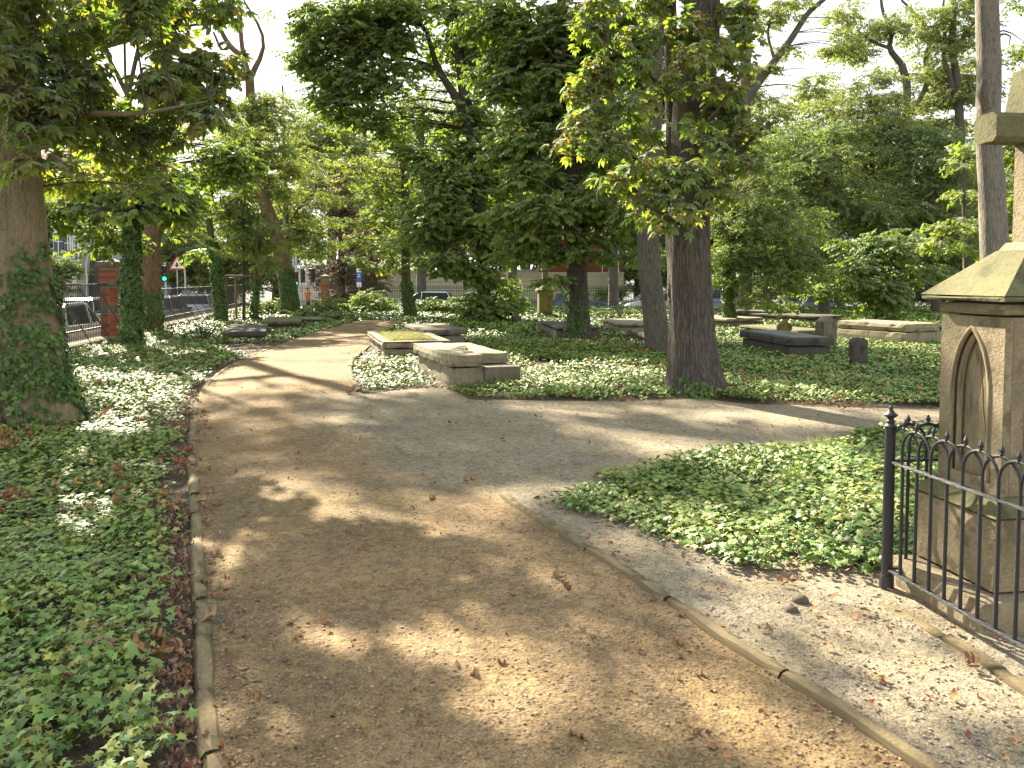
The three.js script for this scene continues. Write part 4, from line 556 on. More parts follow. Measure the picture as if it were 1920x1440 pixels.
const gable = (w, h) => { const s = new THREE.Shape(); s.moveTo(-w / 2, 0); s.lineTo(w / 2, 0); s.lineTo(w / 2, h - w * 0.32); s.lineTo(w * 0.43, h - w * 0.27); s.lineTo(0, h); s.lineTo(-w * 0.43, h - w * 0.27); s.lineTo(-w / 2, h - w * 0.32); return s; };
const trefoil = (w, h) => { const s = new THREE.Shape(), r = w * 0.28; s.moveTo(-w * 0.25, 0); s.lineTo(w * 0.25, 0); s.lineTo(w * 0.22, h * 0.25); s.absarc(w * 0.36, h * 0.42, r * 0.8, -1.9, 1.9, false); s.lineTo(w * 0.17, h * 0.6); s.quadraticCurveTo(w * 0.42, h * 0.72, w * 0.26, h * 0.86); s.quadraticCurveTo(w * 0.1, h * 0.94, 0, h); s.quadraticCurveTo(-w * 0.1, h * 0.94, -w * 0.26, h * 0.86); s.quadraticCurveTo(-w * 0.42, h * 0.72, -w * 0.17, h * 0.6); s.absarc(-w * 0.36, h * 0.42, r * 0.8, 1.24, 5.04, false); s.lineTo(-w * 0.25, 0); return s; };
stele('grave_marker', 'small dark round-topped marker stone standing alone in the ivy', [1608, 687], 0.25, 0.58, 0.2, M.dark, roundTop, 0.15);
stele('headstone', 'lichen-spotted headstone with a gabled top behind the slate-lidded tomb', [1548, 656], 0.4, 0.82, 0.26, M.mid, gable, 0.45);
stele('trefoil_headstone', 'olive trefoil-topped stone leaning behind the slate-lidded tomb', [1470, 650], 0.5, 0.68, 0.15, M.khaki, trefoil, 0.1);
stele('grave_marker', 'tiny rounded marker stone beyond the thin ivy-clad trunk', [1350, 599], 0.26, 0.28, 0.18, M.dark, roundTop, 0.2);
stele('grave_marker', 'squat grey stone half under the bushy tree', [1595, 624], 0.28, 0.36, 0.2, M.mid, roundTop, 0.1);
{ const p = gp(968, 609), t = thing('stone_stump', 'small dark stone block beside the sprouting foot of the large lime', 'gravestone', [p.x, 0, p.z], 0.3); part('stone', worn(-0.16, 0.16, -0.05, 0.3, -0.15, 0.15, { amp: 0.03, cell: 0.08 }), M.dark, t); solid.push([p.x, p.z, 0.25]); }
{ // pillar monument
  const p = gp(1022, 597), t = thing('pillar_monument', 'mossy square pillar monument with a hipped cap and broken cross stump', 'monument', [p.x, 0, p.z], 0.1); solid.push([p.x, p.z, 0.5]);
  part('plinth', worn(-0.36, 0.36, -0.05, 0.2, -0.36, 0.36, { amp: 0.02 }), M.khaki, t);
  part('pillar', worn(-0.3, 0.3, 0.2, 1.16, -0.3, 0.3, { amp: 0.012 }), M.khaki, t);
  part('cap', new THREE.CylinderGeometry(0.17, 0.53, 0.22, 4).rotateY(Math.PI / 4).translate(0, 1.29, 0), M.olive, t);
  part('cornice', box(-0.37, 0.37, 1.13, 1.19, -0.37, 0.37), M.khaki, t);
  part('shaft', rbox(-0.12, 0.12, 1.39, 1.95, -0.1, 0.1, 0.03), M.olive, t);
  part('finial', rbox(-0.17, 0.17, 1.95, 2.06, -0.13, 0.13, 0.03), M.olive, t);
}
// ---------- sandstone cross monument with its iron railing ----------
const U = V(0.986, 0, -0.165).normalize(), YAW = Math.atan2(0.165, 0.986); // the plot's own right-hand axis
const inPlot = (x, y, z) => V(x, y, z).applyAxisAngle(V(0, 1, 0), YAW);
const P0 = gp(1662, 1105);
{
  const c = V(2.607, 0, -4.016), t = thing('cross_monument', 'tall sandstone grave monument with pointed-arch panels and a cross on its hipped cap', 'monument', [c.x, 0, c.z], YAW);
  const hx = 0.33, hz = 0.215; // local: x along U, +z towards the path
  const pl = new THREE.Group(); pl.name = 'plinth'; t.add(pl);
  part('footing', worn(-hx - 0.19, hx + 0.19, -0.1, 0.17, -hz - 0.14, hz + 0.14, { amp: 0.022, cell: 0.08 }), M.ochre, pl);
  part('block', worn(-hx - 0.09, hx + 0.09, 0.172, 0.53, -hz - 0.08, hz + 0.08, { amp: 0.01, cell: 0.08 }), M.ochre, pl);
  const slope = (x0, z0, x1, z1, y0, y1) => { const g = new THREE.CylinderGeometry(Math.SQRT1_2, Math.SQRT1_2, 1, 4).rotateY(Math.PI / 4).toNonIndexed(), p = g.attributes.position; for (let i = 0; i < p.count; i++) { const top = p.getY(i) > 0; p.setXYZ(i, p.getX(i) * 2 * (top ? x1 : x0), top ? y1 : y0, p.getZ(i) * 2 * (top ? z1 : z0)); } g.computeVertexNormals(); return metreUV(g); };
  part('splay', slope(hx + 0.088, hz + 0.078, hx + 0.02, hz + 0.02, 0.532, 0.61), M.olive, pl);
  // the die: a core with arched face plates on the left and the front
  const y0 = 0.612, y1 = 1.465, die = new THREE.Group(); die.name = 'die'; t.add(die);
  part('core', box(-hx + 0.045, hx - 0.045, y0, y1, -hz + 0.001, hz - 0.045), M.ochre, die);
  const arch = (w, a, b) => { const pts = [], k = 14; pts.push([-w, a]); const sp = a + (b - a) * 0.56; const cx = w * 0.62, R = Math.hypot(w + cx, 0); const top = Math.acos(cx / R), ys = (b - sp) / (R * Math.sin(top)); for (let i = 0; i <= k; i++) { const q = top * i / k; pts.push([cx - R * Math.cos(q), sp + R * Math.sin(q) * ys]); } for (let i = k - 1; i >= 0; i--) { const q = top * i / k; pts.push([-cx + R * Math.cos(q), sp + R * Math.sin(q) * ys]); } pts.push([w, a]); return pts; };
  const plate = (half, w, turn, off) => {
    const s = new THREE.Shape([[-half, y0], [half, y0], [half, y1], [-half, y1]].map(([x, y]) => new THREE.Vector2(x, y))), a = arch(w, y0 + 0.06, y1 - 0.05);
    s.holes.push(new THREE.Path(a.map(([x, y]) => new THREE.Vector2(x, y)))); s.holes[0].closePath();
    const g = metreUV(new THREE.ExtrudeGeometry(s, { depth: 0.044, bevelEnabled: false })).rotateY(turn).translate(...off(0)); part('face_plate', g, M.ochre, die);
    const mould = (w2, z, r) => tube(arch(w2, y0 + 0.06, y1 - 0.05 - (w - w2) * 1.3).map(([x, y]) => V(x, y, z)), arch(w2, 0, 1).map(() => r), { segs: 8, step: 0.03 }).rotateY(turn).translate(...off(0));
    part('arch_moulding', mould(w - 0.006, 0.04, 0.013), M.ochre, die); part('arch_moulding', mould(w - 0.032, 0.014, 0.017), M.ochre, die);
  };
  plate(hz, 0.135, -Math.PI / 2, () => [-hx + 0.044, 0, 0]);
  plate(hx - 0.046, 0.21, 0, () => [0, 0, hz - 0.044]);
  { const pts = [[-0.03, 1.3], [-0.025, 1.2], [-0.012, 1.1], [-0.004, 1.0], [0.012, 0.92], [0.018, 0.82], [0.026, 0.74]].map(([z, y]) => V(-hx + 0.0445, y, z + 0.045)); part('crack', tube(pts, pts.map(() => 0.0016), { segs: 5, step: 0.04 }), M.dark, die); }
  part('neck', worn(-hx - 0.02, hx + 0.02, 1.467, 1.537, -hz - 0.02, hz + 0.02, { amp: 0.012, cell: 0.06 }), M.ochre, t);
  const cap = new THREE.Group(); cap.name = 'cap'; t.add(cap);
  part('eave', worn(-hx - 0.075, hx + 0.075, 1.539, 1.568, -hz - 0.075, hz + 0.075, { amp: 0.006, cell: 0.06, r: 0.006 }), M.olive, cap);
  part('hipped_roof', slope(hx + 0.074, hz + 0.074, 0.12, 0.1, 1.568, 1.79), M.olive, cap);
  // cross with chamfered arms
  const cross = new THREE.Group(); cross.name = 'cross'; t.add(cross);
  const cham = (l, w, dpt, ch = 0.03) => { const s = new THREE.Shape(); const a = w / 2, b = dpt / 2; [[-a + ch, -b], [a - ch, -b], [a, -b + ch], [a, b - ch], [a - ch, b], [-a + ch, b], [-a, b - ch], [-a, -b + ch]].forEach(([x, y], i) => i ? s.lineTo(x, y) : s.moveTo(x, y)); return new THREE.ExtrudeGeometry(s, { depth: l, bevelEnabled: false }); };
  part('foot', slope(0.115, 0.095, 0.09, 0.075, 1.79, 1.83), M.ochre, cross);
  part('shaft', metreUV(cham(0.49, 0.17, 0.14).rotateX(-Math.PI / 2).translate(0, 1.83, 0)), M.ochre, cross);
  part('arms', metreUV(cham(0.58, 0.14, 0.145, 0.022).rotateY(Math.PI / 2).rotateX(Math.PI / 2).translate(-0.29, 2.385, 0)), M.olive, cross);
  part('head', slope(0.115, 0.085, 0.085, 0.07, 2.458, 2.68), M.olive, cross);
  // first strokes of the inscription at the left edge of the front panel
  const font = await new FontLoader().loadAsync('fonts/droid/droid_serif_bold.typeface.json');
  const ins = new THREE.Group(); ins.name = 'inscription'; t.add(ins);
  [['H', 1.135, 0.05], ['e', 1.075, 0.05], ['v', 1.03, 0.035]].forEach(([ch, y, s]) => part('letter', metreUV(new TextGeometry(ch, { font, size: s, depth: 0.002, curveSegments: 3 }).translate(-0.165, y, hz - 0.0445)), M.dark, ins));
  const cs = Math.cos(YAW), sn = Math.sin(YAW); solid.push([[-0.55, -0.4], [0.55, -0.4], [0.55, 0.36], [-0.55, 0.36]].map(([x, z]) => [c.x + x * cs + z * sn, c.z - x * sn + z * cs]));
}
{
  const f = thing('grave_railing', 'black cast-iron grave railing with interlaced hoops and a turned corner post', 'railing', [P0.x, 0, P0.z], YAW); // local +x along U, +z towards the camera
  const post = (x, z) => { const g = new THREE.Group(); g.name = 'post'; g.position.set(x, 0, z); f.add(g); part('shaft', [new THREE.CylinderGeometry(0.027, 0.03, 0.9, 8).rotateY(Math.PI / 8).translate(0, 0.42, 0), new THREE.CylinderGeometry(0.036, 0.04, 0.12, 8).rotateY(Math.PI / 8).translate(0, 0.02, 0)], M.iron, g);
    part('finial', new THREE.LatheGeometry([[0.03, 0], [0.034, 0.006], [0.03, 0.012], [0.018, 0.02], [0.022, 0.028], [0.026, 0.034], [0.016, 0.042], [0.016, 0.05], [0.034, 0.062], [0.036, 0.07], [0.024, 0.078], [0.014, 0.09], [0.01, 0.1], [0.013, 0.106], [0.008, 0.114], [0, 0.116]].map(([r, y]) => new THREE.Vector2(r, y)), 14).translate(0, 0.868, 0), M.iron, g); };
  post(0, 0);
  const LOW = 0.113, MID = 0.688, SPAN = 0.108;
  const run = (n, dir) => {
    const g = new THREE.Group(); g.name = 'panel'; f.add(g); g.rotation.y = dir; // bars along local +x
    const L = n * SPAN + 0.1;
    part('rail', rbox(0.02, L, LOW - 0.006, LOW + 0.008, -0.017, 0.017, 0.003), M.iron, g); part('rail', rbox(0.02, L, MID - 0.006, MID + 0.008, -0.014, 0.014, 0.003), M.iron, g);
    const bar = new THREE.CylinderGeometry(0.0088, 0.0092, MID - LOW, 8).translate(0, (LOW + MID) / 2, 0);
    const hp = []; for (let i = 0; i <= 16; i++) { const a = Math.PI * i / 16; hp.push(V(-Math.cos(a) * SPAN, MID + 0.085 + Math.sin(a) * SPAN, 0)); } hp.unshift(V(-SPAN, MID, 0)); hp.push(V(SPAN, MID, 0));
    const hoop = tube(hp, hp.map(() => 0.0078), { segs: 7, step: 0.014 }), tip = new THREE.LatheGeometry([[0.004, 0], [0.012, 0.006], [0.006, 0.012], [0.013, 0.022], [0.01, 0.032], [0.003, 0.048], [0, 0.05]].map(([r, y]) => new THREE.Vector2(r, y)), 9).translate(0, MID + 0.085 + SPAN, 0);
    for (let i = 1; i <= n; i++) { const b = part('bar', bar, M.iron, g); b.position.x = i * SPAN; b.rotation.z = rr(-0.004, 0.004); }
    for (let i = 0; i < n; i++) { const h = part('hoop', hoop, M.iron, g); h.position.set((i + 1) * SPAN, 0, (i % 2 ? 1 : -1) * 0.006); const q = part('tip', tip, M.iron, g); q.position.set((i + 1) * SPAN, 0, (i % 2 ? 1 : -1) * 0.006); }
  };
  run(15, -Math.PI / 2); run(11, 0);
  solid.push([P0.x, P0.z, 0.05]);
}
for (const [x, y, s, l] of [[1500, 1132, 0.036, 'grey egg-sized stone on the bare earth near the ivy tip'], [1484, 1150, 0.03, 'smaller flat grey stone lying beside the egg-sized stone']]) { const p = gp(x, y), g = new THREE.IcosahedronGeometry(s, 3), a = g.attributes.position; for (let i = 0; i < a.count; i++) { const v = V(a.getX(i), a.getY(i), a.getZ(i)), k = 0.75 + 0.5 * noise(v.x * 40, v.y * 40, v.z * 40); a.setXYZ(i, v.x * k * 1.1, v.y * k * 0.75, v.z * k); } const q = mergeVertices(g.deleteAttribute('normal') && g); q.computeVertexNormals(); const m = tag(part('loose_stone', metreUV(q), M.mid), l, 'stone'); m.position.set(p.x, s * 0.5, p.z); }

// ---------- boundary railings, piers, street ----------
reseed(500);
function railing(name, label, a, b, o) { // low wall with coping, rails, bars; local +x from a to b
  const L = a.distanceTo(b), f = thing(name, label, 'fence', [a.x, 0, a.z], -Math.atan2(b.z - a.z, b.x - a.x)), { top, low, step = 0.12, cope = 0.15, tip = 0, strut = 0, bar = 0.009, th = 0.2 } = o;
  const w = new THREE.Group(); w.name = 'low_wall'; f.add(w);
  const n = Math.round(L / 1.6); for (let i = 0; i < n; i++) { part('wall_block', worn(i * L / n + 0.004, (i + 1) * L / n - 0.004, STREET - 0.05, cope - 0.09, -th, th, { cell: 0.3, amp: 0.015 }), M.dark, w); part('coping_stone', worn(i * L / n + 0.004, (i + 1) * L / n - 0.004, cope - 0.088, cope, -th - 0.04, th + 0.04, { cell: 0.3, amp: 0.01 }), M.grey, w); }
  for (const y of [low, top]) part('rail', box(0, L, y - 0.015, y + 0.015, -0.02, 0.02), M.ironFar, f);
  if (tip) part('rail', box(0, L, top - 0.16, top - 0.135, -0.015, 0.015), M.ironFar, f);
  const gs = [new THREE.CylinderGeometry(bar, bar, top - cope + tip, 5).translate(0, (top + cope + tip) / 2, 0)]; if (tip) gs.push(new THREE.ConeGeometry(bar * 2.4, 0.09, 4).translate(0, top + tip + 0.03, 0));
  const g = merge(gs), m = Math.floor(L / step), rest = [];
  for (let i = 0; i <= m; i++) if (i < 295) { const k = part('bar', g, M.ironFar, f); k.position.x = i * step; } else rest.push([M4(V(i * step, 0, 0), E(0, 0, 0), 1)]);
  if (rest.length > 8) copies('bars', g, M.ironFar, rest, f);
  if (strut) for (let x = 0.6; x < L; x += strut) part('strut', cyl(V(x, top - 0.05, 0), V(x + 0.15, -0.05, 0.75), 0.012, 0.012, 6), M.ironFar, f);
  return f;
}
const FP = (d) => V(fenceX(d), 0, -d);
railing('street_railing', 'iron street railing with leaning struts between the ivy-clad chestnut and the brick pier', FP(8), FP(20.9), { top: 1.5, low: 0.42, step: 0.115, strut: 1.3, bar: 0.008 });
railing('street_railing', 'lower iron street railing with leaning struts beyond the brick pier', FP(21.6), FP(43.6), { top: 1.3, low: 0.36, step: 0.115, strut: 1.25, bar: 0.0075 });
railing('far_railing', 'spiked iron railing on a low wall across the far end of the churchyard', V(fenceX(44), 0, -44), V(38, 0, -44), { top: 1.12, low: 0.35, step: 0.13, cope: 0.12, tip: 0.1, bar: 0.01 });
function pier(name, label, p, w, h, y0 = STREET) {
  const t = thing(name, label, 'pier', [p.x, 0, p.z], Math.atan2(0.176, 1)); part('core', box(-w / 2 + 0.012, w / 2 - 0.012, y0, h - 0.16, -w / 2 + 0.012, w / 2 - 0.012), M.mortar, t);
  const ch = 0.077, n = Math.floor((h - 0.2 - 0.1) / ch), full = w / 2, bh = ch - 0.01;
  const gf = new THREE.BoxGeometry(full - 0.009, bh, 0.1), bands = [8, 9, 10, 17, 18];
  for (let i = 0; i < n; i++) {
    const y = 0.1 + i * ch + ch / 2; if (bands.includes(i)) continue;
    for (let s = 0; s < 4; s++) for (let k = 0; k < 2; k++) { const b = part('brick', gf, M.brick[Math.floor(rnd() * 3)], t), o = (k - 0.5) * full + (i % 2 ? 0.02 : -0.02), q = w / 2 - 0.045 + rr(-0.002, 0.002); if (s % 2) { b.rotation.y = Math.PI / 2; b.position.set(s === 1 ? q : -q, y, o * 0.88); } else b.position.set(o * 0.88, y, s ? -q : q); }
  }
  for (const [a, b] of [[8, 11], [17, 19]]) if (a < n) part('stone_band', worn(-w / 2 - 0.006, w / 2 + 0.006, 0.1 + a * ch + 0.004, 0.1 + Math.min(b, n) * ch - 0.004, -w / 2 - 0.006, w / 2 + 0.006, { amp: 0.006 }), M.mid, t);
  part('cap', [worn(-w / 2 - 0.08, w / 2 + 0.08, h - 0.16, h, -w / 2 - 0.08, w / 2 + 0.08, { amp: 0.01 }), new THREE.ConeGeometry(w * 0.62, 0.1, 4).rotateY(Math.PI / 4).translate(0, h + 0.05, 0)], M.mid, t);
}
pier('brick_pier', 'red brick gate pier with stone bands and a stone cap on the street railing', FP(21.25), 0.46, 2.1);
pier('brick_pier', 'small far brick pier behind the bushes near the pedestrians', V(gp(612, 578).x, 0, -44), 0.46, 1.8);

const paint = (c) => PM(c, { roughness: 0.35, clearcoat: 1, clearcoatRoughness: 0.05, metalness: 0.2 });
const CARM = { glass: PM([0.03, 0.04, 0.045], { roughness: 0.06 }), tyre: SM([0.02, 0.02, 0.02], { roughness: 0.85 }), rim: SM([0.45, 0.45, 0.46], { roughness: 0.35, metalness: 0.8 }), lamp: PM([0.7, 0.72, 0.74], { roughness: 0.1 }), tail: PM([0.45, 0.02, 0.02], { roughness: 0.2 }), trim: SM([0.03, 0.03, 0.032], { roughness: 0.6 }), plate: SM([0.7, 0.7, 0.68]) };
function car(label, pos, yaw, color, o = {}) { // front towards local +x, wheels on the street
  const { len = 4.2, hgt = 1.48, wid = 1.76, kind = 'hatch', group } = o, t = thing('parked_car', label, 'car', [pos.x, STREET, pos.z], yaw, group), m = paint(color), a = len / 2;
  const side = (pts, w0, w1, bev) => { const s = new THREE.Shape(); pts.forEach(([x, y], i) => i ? s.lineTo(x, y) : s.moveTo(x, y)); const g = new THREE.ExtrudeGeometry(s, { depth: w0 - 2 * bev, bevelEnabled: true, bevelThickness: bev, bevelSize: bev * 0.8, bevelSegments: 3, curveSegments: 6 }).translate(0, 0, -w0 / 2 + bev); const p = g.attributes.position; if (w1 !== w0) { const ys = pts.map((q) => q[1]), y0 = Math.min(...ys), y1 = Math.max(...ys); for (let i = 0; i < p.count; i++) p.setZ(i, p.getZ(i) * lerp(1, w1 / w0, clamp((p.getY(i) - y0) / (y1 - y0)))); } g.computeVertexNormals(); return g; };
  const belt = hgt * 0.6, arc = (cx, s) => { const l = []; for (let i = 0; i <= 8; i++) { const q = Math.PI * i / 8; l.push([cx + s * Math.cos(q) * 0.36, 0.26 + Math.sin(q) * 0.36]); } return l; }, wf = a - 0.82, wr = -a + 0.78;
  const body = [[a - 0.08, 0.26], [a, 0.42], [a - 0.03, 0.62], [a - 0.22, belt - 0.14], [a - 0.55, belt - 0.05], [a - 1.12, belt + 0.02], [-a + 0.1, belt + 0.06], [-a, belt - 0.12], [-a + 0.02, 0.36], [-a + 0.1, 0.26], ...arc(wr, -1), ...arc(wf, -1)];
  part('body', side(body, wid, wid * 0.94, 0.07), m, t);
  const rear = kind === 'van' ? -a + 0.12 : kind === 'sedan' ? -a + 0.75 : -a + 0.25, cab = [[a - 1.05, belt], [a - 1.85, hgt - 0.05], [a - 2.3, hgt], [rear + 0.45, hgt - 0.01], [rear + 0.16, hgt - 0.1], [rear - 0.08, belt + 0.04]];
  part('glasshouse', side(cab, wid * 0.92, wid * 0.74, 0.05), CARM.glass, t);
  part('roof', side([[a - 1.98, hgt - 0.035], [a - 2.32, hgt + 0.012], [rear + 0.42, hgt + 0.005], [rear + 0.2, hgt - 0.07], [rear + 0.5, hgt - 0.05]], wid * 0.78, wid * 0.74, 0.02), m, t);
  for (const s of [-1, 1]) { // pillars
    for (const [x0, y0, x1, y1] of [[a - 1.1, belt, a - 1.95, hgt - 0.04], [0.02, belt, -0.05, hgt - 0.03], [rear + 0.02, belt + 0.05, rear + 0.28, hgt - 0.06]]) part('pillar', cyl(V(x0, y0, s * wid * 0.465), V(x1, y1, s * wid * 0.38), 0.035, 0.03, 6), m, t);
    part('headlight', new THREE.SphereGeometry(1, 10, 8).scale(0.12, 0.075, 0.17).translate(a - 0.13, 0.66, s * wid * 0.36), CARM.lamp, t);
    part('tail_light', rbox(-a - 0.012, -a + 0.1, belt - 0.24, belt + 0.02, s * wid * 0.42 - 0.11, s * wid * 0.42 + 0.07, 0.02), CARM.tail, t);
    part('mirror', rbox(a - 1.32, a - 1.2, belt + 0.02, belt + 0.14, s * wid * 0.53 - 0.08, s * wid * 0.53 + 0.08, 0.03), m, t);
    for (const x of [wf, wr]) { const w = new THREE.Group(); w.name = 'wheel'; w.position.set(x, 0.31, s * (wid / 2 - 0.1)); t.add(w); part('tyre', new THREE.TorusGeometry(0.235, 0.085, 10, 22), CARM.tyre, w); part('rim', [new THREE.CylinderGeometry(0.2, 0.2, 0.05, 18).rotateX(Math.PI / 2).translate(0, 0, s * 0.04)], CARM.rim, w); }
  }
  part('rear_window', box(-0.012, 0.012, -0.17, 0.17, -wid * 0.34, wid * 0.34).rotateZ(-0.3).translate(rear + 0.05, belt + 0.26, 0), CARM.glass, t);
  part('bumper', rbox(-a - 0.03, -a + 0.1, 0.28, 0.44, -wid * 0.46, wid * 0.46, 0.03), CARM.trim, t); part('number_plate', box(-a - 0.036, -a - 0.026, 0.5, 0.61, -0.26, 0.26), CARM.plate, t); part('grille', rbox(a - 0.07, a + 0.005, 0.36, 0.5, -0.5, 0.5, 0.02), CARM.trim, t);
  return t;
}
const SY = Math.PI / 2 + Math.atan(0.176); // heading away along the side street
const onStreet = (px, d) => V((px - 960) / F * d, 0, -d);
car('white compact car with red tail lamps parked behind the street railing', V(-12.55, 0, -22.2), SY, [0.75, 0.75, 0.75], { len: 4.0, hgt: 1.62, kind: 'van' });
car('white car with a flat roof ahead of the compact car near the pier', V(-15.6, 0, -29.5), SY, [0.72, 0.73, 0.73], { len: 4.3, hgt: 1.6, kind: 'van' });
car('grey hatchback parked behind the lower street railing', V(-14.7, 0, -33.6), SY, [0.2, 0.2, 0.21], { hgt: 1.58 });
car('white car further along the side street past the grey hatchback', V(-16.4, 0, -42), SY, [0.7, 0.7, 0.7], {});
car('white car nosing out from behind the ivy-footed tree on the far street', onStreet(792, 48.5), Math.PI, [0.72, 0.74, 0.76], { hgt: 1.5 });
car('pale blue car parked behind the large lime', onStreet(925, 48.5), 0, [0.5, 0.58, 0.66], {});
car('dark blue car with a red tail lamp behind the pillar monument', onStreet(1086, 48.8), 0, [0.05, 0.08, 0.14], { len: 3.5, kind: 'hatch' });
car('silver car parked in front of the dark green one', onStreet(1240, 47.5), Math.PI, [0.6, 0.6, 0.62], { hgt: 1.5 });
car('dark green car whose bonnet shows past the silver car', onStreet(1218, 50.2), Math.PI, [0.04, 0.09, 0.08], { kind: 'sedan', hgt: 1.5 });
car('blue-grey people carrier behind the thin ivy-clad trunk', onStreet(1345, 48.5), Math.PI, [0.2, 0.26, 0.32], { kind: 'van', hgt: 1.75 });
car('blue car beyond the far railing near the bushy tree', onStreet(1512, 48.5), 0, [0.08, 0.12, 0.3], { kind: 'sedan' });

// ---------- signs, signals, lamp posts ----------
const steel = SM([0.45, 0.46, 0.47], { roughness: 0.45, metalness: 0.4 }), black = SM([0.015, 0.017, 0.018], { roughness: 0.6 });
{ // priority warning triangle
  const c = at(332, 497, 47), t = thing('warning_sign', 'triangular red-bordered warning sign with a black arrow over the side street', 'sign', [c.x, STREET, c.z], 0.15), h = c.y - STREET, tri = (r) => { const s = new THREE.Shape(); for (let i = 0; i < 3; i++) { const a = Math.PI / 2 + i * Math.PI * 2 / 3; i ? s.lineTo(Math.cos(a) * r, Math.sin(a) * r) : s.moveTo(Math.cos(a) * r, Math.sin(a) * r); } s.closePath(); return s; };
  const ex = (s, z, dp, m, n) => part(n, new THREE.ExtrudeGeometry(s, { depth: dp, bevelEnabled: false }).translate(0, h, z), m, t);
  ex(tri(0.53), 0.02, 0.02, SM([0.55, 0.03, 0.03], { roughness: 0.4 }), 'border'); ex(tri(0.37), 0.041, 0.005, SM([0.75, 0.73, 0.68], { roughness: 0.4 }), 'field');
  const arrow = new THREE.Shape([[-0.05, -0.13], [0.05, -0.13], [0.05, 0.04], [0.085, 0.04], [0, 0.2], [-0.085, 0.04], [-0.05, 0.04]].map(([x, y]) => new THREE.Vector2(x, y))); ex(arrow, 0.047, 0.004, black, 'arrow'); part('crossbar', box(-0.16, 0.16, -0.04, 0.0, 0.052, 0.055).translate(0, h, 0), black, t);
  part('pole', new THREE.CylinderGeometry(0.03, 0.03, h + 0.5, 8).translate(0, (h + 0.5) / 2, 0), steel, t);
}
function signal(label, px, py, d, turn, green, poleTop) {
  const c = at(px, py, d), t = thing('traffic_light', label, 'traffic light', [c.x, STREET, c.z], turn, undefined), h = c.y - STREET;
  part('housing', rbox(-0.14, 0.14, h - 0.42, h + 0.42, -0.1, 0.1, 0.03), black, t);
  for (const [i, col] of [[1, [0.12, 0.01, 0.01]], [0, [0.12, 0.08, 0.01]], [-1, [0.02, 0.2, 0.12]]]) { const lit = i === -1 && green; part('lens', new THREE.SphereGeometry(0.1, 12, 8, 0, 6.3, 0, 1.57).scale(1, 0.35, 1).rotateX(Math.PI / 2).translate(0, h + i * 0.26, 0.1), lit ? SM([0.02, 0.2, 0.14], { emissive: C(0.05, 0.9, 0.6), emissiveIntensity: 0.7, roughness: 0.3 }) : SM(col, { roughness: 0.3 }), t); part('visor', new THREE.CylinderGeometry(0.115, 0.115, 0.14, 12, 1, true, -1.6, 3.2).rotateX(Math.PI / 2).rotateZ(Math.PI).translate(0, h + i * 0.26, 0.17), black, t); }
  part('pole', new THREE.CylinderGeometry(0.05, 0.06, poleTop || h + 0.6, 10).translate(0.0, (poleTop || h + 0.6) / 2, -0.16), steel, t);
}
signal('traffic light showing green next to the triangular warning sign', 309, 513, 42, 0.2, true);
signal('traffic light showing green right behind the leaning tree', 555, 523, 47, 0.1, true, 4);
signal('dark traffic light seen side-on between two grey poles', 568, 517, 49, 1.2, false, 3.6);
signal('unlit traffic light nearest the small far brick pier', 586, 516, 50, -0.6, false);
for (const [px, py, d, l] of [[574, 500, 46.5, 'short plain grey street pole beside the far traffic lights'], [550, 470, 48, 'tall grey street pole just right of the leaning tree']]) { const c = at(px, py, d), m = tag(part('street_pole', new THREE.CylinderGeometry(0.05, 0.06, c.y - STREET, 10).translate(0, (c.y - STREET) / 2, 0), steel), l, 'pole'); m.position.set(c.x, STREET, c.z); }
function lamp(label, px, topY, d, reach) { const b = onStreet(px, d), top = at(px, topY, d).y, t = thing('street_lamp', label, 'street lamp', [b.x, STREET, b.z]), h = top - STREET; part('pole', tube([V(0, 0, 0), V(0, h * 0.5, 0), V(0, h * 0.8, 0), V(reach * 0.25, h * 0.95, 0), V(reach, h, 0)], [0.07, 0.06, 0.05, 0.045, 0.04], { segs: 8, step: 0.3 }), steel, t); part('lamp_head', new THREE.SphereGeometry(1, 10, 6).scale(0.4, 0.09, 0.14).translate(reach + 0.3, h - 0.02, 0), steel, t); }
lamp('curved grey street lamp behind the warning sign', 348, 468, 60, 1.2); lamp('thin curved street lamp before the white house', 164, 470, 52, 0.9);
{ const c = at(673, 519, 48), t = thing('street_sign', 'small blue and white street sign beyond the sunlit bush', 'sign', [c.x, STREET, c.z]), h = c.y - STREET; part('pole', new THREE.CylinderGeometry(0.03, 0.03, h + 0.5, 8).translate(0, (h + 0.5) / 2, -0.03), steel, t); part('blue_panel', rbox(-0.16, 0.16, h - 0.3, h + 0.24, -0.01, 0.01, 0.008), SM([0.02, 0.12, 0.42], { roughness: 0.4 }), t); part('white_panel', rbox(-0.15, 0.15, h + 0.27, h + 0.52, -0.01, 0.01, 0.008), CARM.plate, t); part('white_panel', rbox(-0.15, 0.15, h - 0.62, h - 0.33, -0.01, 0.01, 0.008), CARM.plate, t); for (const y of [-0.02, 0.1]) part('symbol', box(-0.08, 0.08, h + y, h + y + 0.05, 0.011, 0.014), CARM.plate, t); }
{ // sapling stakes
  const p = gp(457, 604), t = thing('stake_frame', 'square frame of four wooden stakes with a top bar round the young sapling', 'stake frame', [p.x, 0, p.z], 0.1);
  for (const [x, z] of [[-0.52, 0.35], [0.5, 0.35], [-0.36, -0.4], [0.42, -0.4]]) part('stake', cyl(V(x, -0.1, z), V(x, 1.72, z), 0.05, 0.045, 9), M.wood, t);
  for (const z of [0.35, -0.4]) part('crossbar', cyl(V(-0.62, 1.74, z), V(0.62, 1.74, z), 0.04, 0.04, 8), M.wood, t); for (const x of [-0.44, 0.46]) part('crossbar', cyl(V(x, 1.66, -0.5), V(x, 1.66, 0.45), 0.035, 0.035, 8), M.wood, t);
}
